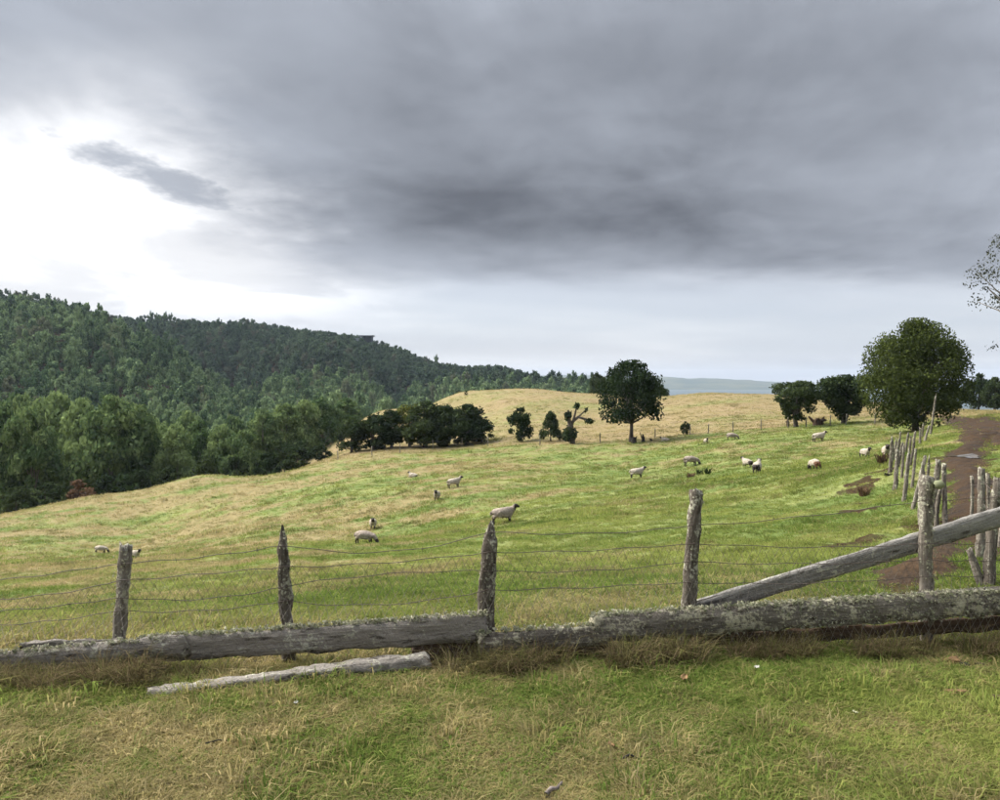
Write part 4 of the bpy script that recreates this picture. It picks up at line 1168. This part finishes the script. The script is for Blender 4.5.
# ------------------------------------------------------------------ stake fences beside the track
def stake_fence(label, stakes, seed, wires=True, mat=M_POST):
    o0 = ground_at(stakes[0][2], stakes[0][3])
    e = empty('stake_fence', o0); tag(e, label, 'fence'); base = Vector(o0); P = []
    for i, (tx, ty, bx, by, w) in enumerate(stakes):
        g = ground_at(bx, by); d = g[1]; t = pt(tx + rng.normal(0, 1.2), ty, d + rng.normal(0, .08)); s = d / 800
        a = g - np.array([0, 0, .12]); L = np.linalg.norm(t - a)
        me = rough_timber(L, w * s, w * s * .9, w * s * .72, w * s * .6, seed + i, 16, pointed=rng.uniform() < .4, squareness=2.3, ragged=.13 * w * s, bend=.022, sides=10)
        o = link('stake', me, [mat], e); place_along(o, Vector(a) - base, Vector(t) - base)
        P.append((g, t))
    if wires:
        for h in (.35, .62, .86):
            P = sorted(P, key=lambda q: q[0][1])
            pl = np.array([g + (t - g) * h + np.array([0, -.05, 0]) for g, t in P]) - np.array(base)
            v, f = tube(pl, np.full(len(pl), .003), 4); link('wire', mesh_np('wire', v, f), [M_WIRE], e)
    return e
stake_fence('crooked line of grey stakes running from the front fence to the dome tree',
            [(941, 489, 937, 527, 5), (947, 464, 943, 527, 5.5), (935, 460, 930, 525, 7), (925, 463, 922, 524, 7), (923, 456, 913, 509, 4.5), (909, 449, 904, 501, 4.5), (897, 449, 894, 490, 5),
             (892, 436, 890, 473, 4.5), (903, 441, 897, 468, 3), (899, 439, 897, 462, 3), (909, 432, 906, 455, 3), (916, 431, 914, 448, 3), (921, 428, 919, 445, 2.6), (928, 426, 925, 442, 2.6), (934, 393, 930, 434, 2.4),
             (924, 423, 922, 437, 2.2), (912, 436, 909, 451, 2.6), (906, 443, 901, 478, 3.2), (918, 449, 911, 489, 3.2), (929, 455, 926, 512, 3.5), (914, 442, 909, 466, 2.8), (900, 432, 899, 450, 2.2), (895, 438, 893, 462, 2.8), (939, 470, 933, 520, 3.2)], 500)
stake_fence('short row of tall mossy stakes at the right edge behind the slanting rail', [(996, 480, 993, 588, 12), (978, 469, 980, 558, 9), (1012, 462, 1010, 540, 8), (987, 474, 987, 552, 5), (970, 476, 972, 540, 4), (1003, 470, 1001, 548, 5)], 540)
o = link('broken_stake', rough_timber(.36, .075, .07, .055, .05, 560, 12, squareness=2.2, ragged=.012), [M_POST])
g0 = ground_at(983, 586); place_along(o, g0 - np.array([0, 0, .03]), pt(970, 552, g0[1] + .05)); tag(o, 'short broken stake leaning left at the right edge', 'stake')

def boundary_fence():
    pxs = [(338, 460), (372, 456), (400, 453), (433, 449), (462, 447), (488, 446), (540, 445), (600, 443), (655, 438), (690, 435), (708, 434), (733, 432), (761, 430), (788, 428), (806, 427), (830, 426), (846, 425), (875, 424)]
    o0 = ground_at(*pxs[0]); e = empty('boundary_fence', o0); tag(e, 'thin far post and wire fence between green pasture and dry hill', 'fence'); P = []
    for i, (px, py) in enumerate(pxs):
        g = ground_at(px, py); t = g + np.array([rng.normal(0, .05), 0, 1.15])
        me = rough_timber(1.25, .12, .11, .10, .09, 580 + i, 6, squareness=2.2, ragged=.02, sides=8)
        o = link('post', me, [M_POST], e); place_along(o, g - o0 - np.array([0, 0, .1]), t - o0); P.append(g - o0)
    for h in (.5, .95):
        pl = np.array(P) + np.array([0, -.06, h]); v, f = tube(pl, np.full(len(pl), .006), 3); link('wire', mesh_np('wire', v, f), [M_WIRE], e)
boundary_fence()

# ------------------------------------------------------------------ sheep
def sheep_mesh(name, pose, wool, rump=None):
    J, E = [], []
    def j(p, r, par=None):
        J.append((p, r)); i = len(J) - 1
        if par is not None: E.append((par, i))
        return i
    drop = -.30 if pose == 'lie' else 0
    pel = j((-.34, 0, .61 + drop), (.22, .23)); bel = j((0, 0, .58 + drop), (.26, .265), pel); che = j((.30, 0, .60 + drop), (.21, .23), bel)
    if pose == 'graze':
        nk = j((.50, 0, .52), (.12, .11), che); n2 = j((.62, 0, .34), (.085, .085), nk); hd = j((.69, 0, .20), (.085, .08), n2); mz = j((.76, 0, .06), (.045, .05), hd)
    else:
        nk = j((.46, 0, .74 + drop), (.135, .13), che); n2 = j((.53, 0, .84 + drop), (.095, .095), nk); hd = j((.60, 0, .91 + drop), (.085, .085), n2); mz = j((.76, 0, .82 + drop), (.045, .05), hd)
    for s in (-1, 1):
        hp = J[hd][0]; j((hp[0] - .05, s * .14, hp[2] + .02), (.022, .035), hd)
        if pose == 'lie':
            k = j((-.34, s * .20, .20), (.09, .10), pel); j((-.16, s * .27, .06), (.05, .05), k)
            k = j((.30, s * .17, .18), (.07, .08), che); j((.46, s * .18, .05), (.04, .04), k)
        else:
            k = j((-.37, s * .13, .45), (.085, .10), pel); k = j((-.44, s * .13, .27), (.04, .045), k); j((-.40, s * .13, .0), (.034, .036), k)
            k = j((.29, s * .12, .42), (.065, .075), che); k = j((.30, s * .12, .24), (.038, .04), k); j((.30, s * .12, .0), (.034, .036), k)
    t = j((-.53, 0, .62 + drop), (.06, .06), pel); j((-.57, 0, .44 + drop), (.035, .035), t)
    me = bpy.data.meshes.new(name); me.from_pydata([p for p, _ in J], E, [])
    o = bpy.data.objects.new(name, me); COL.objects.link(o)
    sk = o.modifiers.new('s', 'SKIN'); sk.use_smooth_shade = True
    for i, (p, r) in enumerate(J): me.skin_vertices[0].data[i].radius = r; me.skin_vertices[0].data[i].use_root = (i == 0)
    sd = o.modifiers.new('d', 'SUBSURF'); sd.levels = 2; sd.render_levels = 2
    dg = bpy.context.evaluated_depsgraph_get(); m2 = bpy.data.meshes.new_from_object(o.evaluated_get(dg)); m2.name = name
    bpy.data.objects.remove(o)
    hp = J[hd][0]; npos = Vector(J[n2][0])
    for v in m2.vertices:
        c = v.co; isw = c.z > .34 + drop and (c - Vector(hp)).length > .17
        if isw:
            k = (float(vnoise(c.x * 13, c.z * 13 + c.y * 17, 3)) - .5) * .055 + (float(vnoise(c.x * 37, c.z * 37 + c.y * 43, 5)) - .5) * .05; v.co = c + v.normal * k
    m2.materials.append(wool); m2.materials.append(M_FACE); m2.materials.append(rump or wool)
    ax = (Vector(J[mz][0]) - npos).normalized()
    for p in m2.polygons:
        c = p.center; al = (c - npos).dot(ax)
        p.material_index = 1 if (al > -.02 and (c - Vector(hp)).length < .26) or (c.z < .33 and pose != 'lie' and not (pose == 'graze' and c.x > .45)) or (pose == 'lie' and c.z < .05) else 0
        if p.material_index == 0 and rump and c.x < -.30 and c.z < .68: p.material_index = 2
        p.use_smooth = True
    return m2
SH = {'stand': sheep_mesh('sheep', 'stand', M_FLEECE), 'graze': sheep_mesh('sheep', 'graze', M_FLEECE), 'lie': sheep_mesh('sheep', 'lie', M_FLEECE),
      'grey': sheep_mesh('sheep', 'stand', M_FLEECE_GREY), 'ggrey': sheep_mesh('sheep', 'graze', M_FLEECE_GREY), 'rump': sheep_mesh('sheep', 'graze', M_FLEECE, M_BROWNWOOL), 'drump': sheep_mesh('sheep', 'stand', M_FLEECE, M_FACE)}
def sheep(px, py, pose, deg, size, label):
    """size: length in px of the photograph if it stood side-on (nose to rump, 1.3 units); deg 0 = facing right, 90 = away"""
    g = ground_at(px, py); s = size * g[1] / 800 / 1.22
    s = min(max(s, .62), 1.1)
    o = link('sheep', SH[pose], [], None, g - np.array([0, 0, .05])); o.rotation_euler = (rng.normal(0, .03), 0, R(deg)); o.scale = (s, s, s)
    tag(o, label, 'sheep', 'sheep grazing on the pasture')
for a in [
    (101, 553, 'graze', 8, 13, 'pale grazing sheep at far left beside the first fence post'),
    (135, 559, 'stand', -30, 15, 'sheep half hidden behind the head of the leftmost front post'),
    (365, 544, 'ggrey', -12, 22, 'grey sheep grazing side-on between second and middle front posts'),
    (373, 529, 'stand', -82, 17, 'sheep seen end-on just behind the grey grazing sheep'),
    (437, 500, 'stand', -95, 15, 'sheep facing the camera left of the middle front post'),
    (454, 488, 'stand', 25, 16, 'dark-headed sheep looking right above the camera-facing sheep'),
    (413, 477, 'lie', 150, 11, 'small sheep lying alone highest on the left of the pasture'),
    (503, 524, 'grey', 8, 27, 'dark-headed sheep standing right above the tip of the middle post'),
    (637, 478, 'stand', 6, 16, 'sheep side-on facing right below the tall pasture tree'),
    (691, 466, 'ggrey', 10, 17, 'sheep grazing just above the dark weeds in mid pasture'),
    (747, 468, 'drump', 120, 15, 'dark-sided sheep half hidden behind another in the close pair'),
    (757, 474, 'drump', 62, 20, 'front sheep of the close pair, seen from behind with dark rump'),
    (815, 470, 'rump', 100, 19, 'sheep seen from behind with a reddish brown rump'),
    (819, 442, 'stand', 8, 15, 'sheep standing side-on below the uprooted log'),
    (865, 458, 'drump', -80, 16, 'dark-faced sheep facing the camera left of the stake line'),
    (886, 458, 'stand', -110, 14, 'sheep half hidden behind the stake line'),
    (732, 440, 'ggrey', -14, 12, 'pale sheep grazing near the boundary fence in the middle'),
    (706, 444, 'stand', -85, 9, 'tiny sheep end-on left of the sheep near the boundary fence'),
    (665, 441, 'lie', 170, 9, 'sheep resting in the shade right of the tall pasture tree')]:
    sheep(*a)

# ------------------------------------------------------------------ dry grass along the fence, weeds
def dry_fringe():
    forms = [proto('dry_tuft', tuft_mesh('dry_tuft', 30, .06, .05, .27, .0045, 1.3, 700 + k), [M_DRY]) for k in range(4)]
    P = []
    def band(x0, x1, n, y0, y1, hmin, hmax):
        for _ in range(n):
            px = rng.uniform(x0, x1)
            if px > 150 and float(fbm(np.array([px / 38.]), np.array([y0 * 9]), 333, 2)[0]) < .41: continue
            d = fence_depth(px) - rng.uniform(y0, y1); x = pdir(px, 400)[0] * d
            P.append((x, d, hz(x, d), rng.uniform(hmin, hmax)))
    band(-40, 150, 330, .12, .38, .30, .72); band(90, 150, 45, .1, .3, .6, 1.1); band(150, 200, 22, .12, .3, .4, .8)
    band(410, 610, 240, .10, .30, .4, 1.0); band(540, 600, 60, .1, .2, .9, 1.2); band(600, 715, 160, .10, .34, .55, 1.1); band(715, 1040, 460, .06, .24, .35, .9)
    band(430, 1040, 200, -.25, -.06, .3, .7)
    P = np.array(P); n = len(P); s = P[:, 3]
    o = scatter('dry_grass', P[:, :3], np.stack([rng.normal(0, .15, n), rng.normal(0, .15, n), rng.uniform(0, 6.28, n)], -1), np.stack([s, s, s], -1), rng.integers(0, 4, n), forms,
                {'dry': np.clip(rng.normal(.82, .3, n), 0, 1), 'lush': rng.uniform(0, 1, n), 'tuss_shade': rng.uniform(0, 1, n) ** 2})
    tag(o, 'tall brown withered grass hanging along the foot of the front fence', 'grass', kind='stuff')
    # rank tufts at the roots of fence and in the pasture
    wf = [proto('weed_form', tuft_mesh('weed_form', 40, .16, .12, .42, .05, .8, 740 + k), [M_DRY]) for k in range(2)]
dry_fringe()

def weed(px, py, wpx, hpx, label, seed, mat):
    b = ground_at(px, py); s = b[1] / 800
    me = tuft_mesh('weed', 60, wpx * s * .35, hpx * s * .35, hpx * s, .05, .8, seed)
    a = me.attributes.new('tone', 'FLOAT', 'FACE'); a.data.foreach_set('value', np.random.default_rng(seed).uniform(0, 1, len(me.polygons)).astype(np.float32))
    tag(link('weed', me, [mat], None, b), label, 'weed', 'dark weed clumps in the pasture')
weed(691, 478, 10, 7, 'brownish weed clump below the sheep grazing in mid pasture', 801, M_LEAF_BROWN)
weed(700, 475, 7, 9, 'upright dark weed in the middle of the weed patch', 802, M_LEAF_DARK)
weed(708, 474, 6, 8, 'dark weed at the right end of the weed patch', 803, M_LEAF_DARK)
weed(704, 482, 9, 4, 'low dark weed in front of the weed patch', 804, M_LEAF_DARK)
weed(725, 477, 6, 3, 'tiny weed right of the weed patch', 805, M_LEAF_DARK)
weed(882, 464, 10, 16, 'withered brown weed beside the stake line', 806, M_LEAF_BROWN)
weed(864, 496, 12, 12, 'brown weed on the bare patch left of the stakes', 807, M_LEAF_BROWN)
weed(888, 476, 10, 4, 'dark low weed at the foot of the stake line', 808, M_CHAR)

# ------------------------------------------------------------------ litter on the lawn
def clod(px, py, wpx, hpx, label, mat, seed, name='clod', cat='clod'):
    b = ground_at(px, py); s = b[1] / 800
    bm = bmesh.new(); bmesh.ops.create_icosphere(bm, subdivisions=3, radius=1)
    for v in bm.verts:
        n = float(vnoise(v.co.x * 2.1 + seed, v.co.y * 2.1 + v.co.z * 1.7, seed)) + .4 * float(vnoise(v.co.x * 6 + seed, v.co.z * 6 + v.co.y * 5, seed + 1))
        c = v.co * (.6 + .6 * n); v.co = Vector((c.x * wpx * s / 2, c.y * wpx * s * .32, c.z * hpx * s / 2))
    me = bpy.data.meshes.new(name); bm.to_mesh(me); bm.free(); me.polygons.foreach_set('use_smooth', np.ones(len(me.polygons), bool))
    tag(link(name, me, [mat], None, b + np.array([0, 0, hpx * s * .42])), label, cat)
clod(953, 664, 16, 8, 'orange-brown clod in the grass at the right', M_STONE, 1)
clod(964, 667, 11, 5, 'dark clod touching the orange-brown clod', M_CHAR, 2)
clod(981, 666, 10, 3.5, 'small dark clod right of the orange-brown clod', M_CHAR, 3)
clod(956, 694, 20, 6, 'flat tan clod lower right on the lawn', M_STONE, 4)
clod(997, 701, 14, 7, 'dark reddish clod at the right edge of the lawn', M_ROT, 5)

def dead_leaf(px, py, wpx, rot, label, mat=None):
    b = ground_at(px, py); s = b[1] / 800; L = wpx * s; V = []; nx, ny = 9, 5
    for i in range(nx):
        t = i / (nx - 1); w = L * .32 * math.sin(math.pi * min(t * .92 + .06, 1)) ** .8
        for k in range(ny):
            q = k / (ny - 1) * 2 - 1; V.append(((t - .5) * L, q * w, L * (.16 * q * q + .18 * (t - .5) ** 2) + .004 * math.sin(i * 2.1)))
    F = [(i * ny + k, (i + 1) * ny + k, (i + 1) * ny + k + 1, i * ny + k + 1) for i in range(nx - 1) for k in range(ny - 1)]
    o = link('dead_leaf', mesh_np('dead_leaf', np.array(V), np.array(F), smooth=True), [mat or M_LEAFDEAD], None, b + np.array([0, 0, .038])); o.rotation_euler = (.2, -.1, rot)
    md = o.modifiers.new('t', 'SOLIDIFY'); md.thickness = .0015
    tag(o, label, 'leaf')
dead_leaf(840, 687, 9, .4, 'curled tan leaf on the lawn below the lichen beam')
dead_leaf(684, 684, 11, 1.1, 'brown leaf on the lawn near the tallest front post')
dead_leaf(757, 673, 6, .2, 'small white petal-like leaf on the lawn in front of the beam', flat_mat('white_leaf', (.40, .39, .34)))
dead_leaf(855, 719, 6, 2.2, 'small pale leaf low on the right lawn', flat_mat('pale_leaf', (.33, .33, .2)))
dead_leaf(611, 752, 9, 2.0, 'dull brown leaf left of the dark twig')
dead_leaf(296, 709, 5, 1.0, 'tiny white leaf below the fallen slab', flat_mat('chalk_leaf', (.40, .39, .36)))
def stick(name, label, pts_px, r, mat, lift=.03):
    P = np.array([ground_at(*p) + np.array([0, 0, lift + .01 * math.sin(i * 2)]) for i, p in enumerate(pts_px)]); b = P[0]
    v, f = tube(P - b, np.linspace(r, r * .5, len(P)), 7); tag(link(name, mesh_np(name, v, f, smooth=True), [mat], None, b), label, 'stick')
stick('stick', 'short grey stick at the bottom edge of the lawn', [(546, 801), (551, 797), (557, 793), (562, 788)], .014, M_STICK)
stick('twig', 'black twig lying on the lawn in the lower middle', [(622, 765), (630, 762), (638, 763), (648, 759)], .007, M_CHAR)
stick('twig', 'thin dark twig on the lawn left of centre', [(205, 749), (220, 747), (236, 746)], .004, M_CHAR)
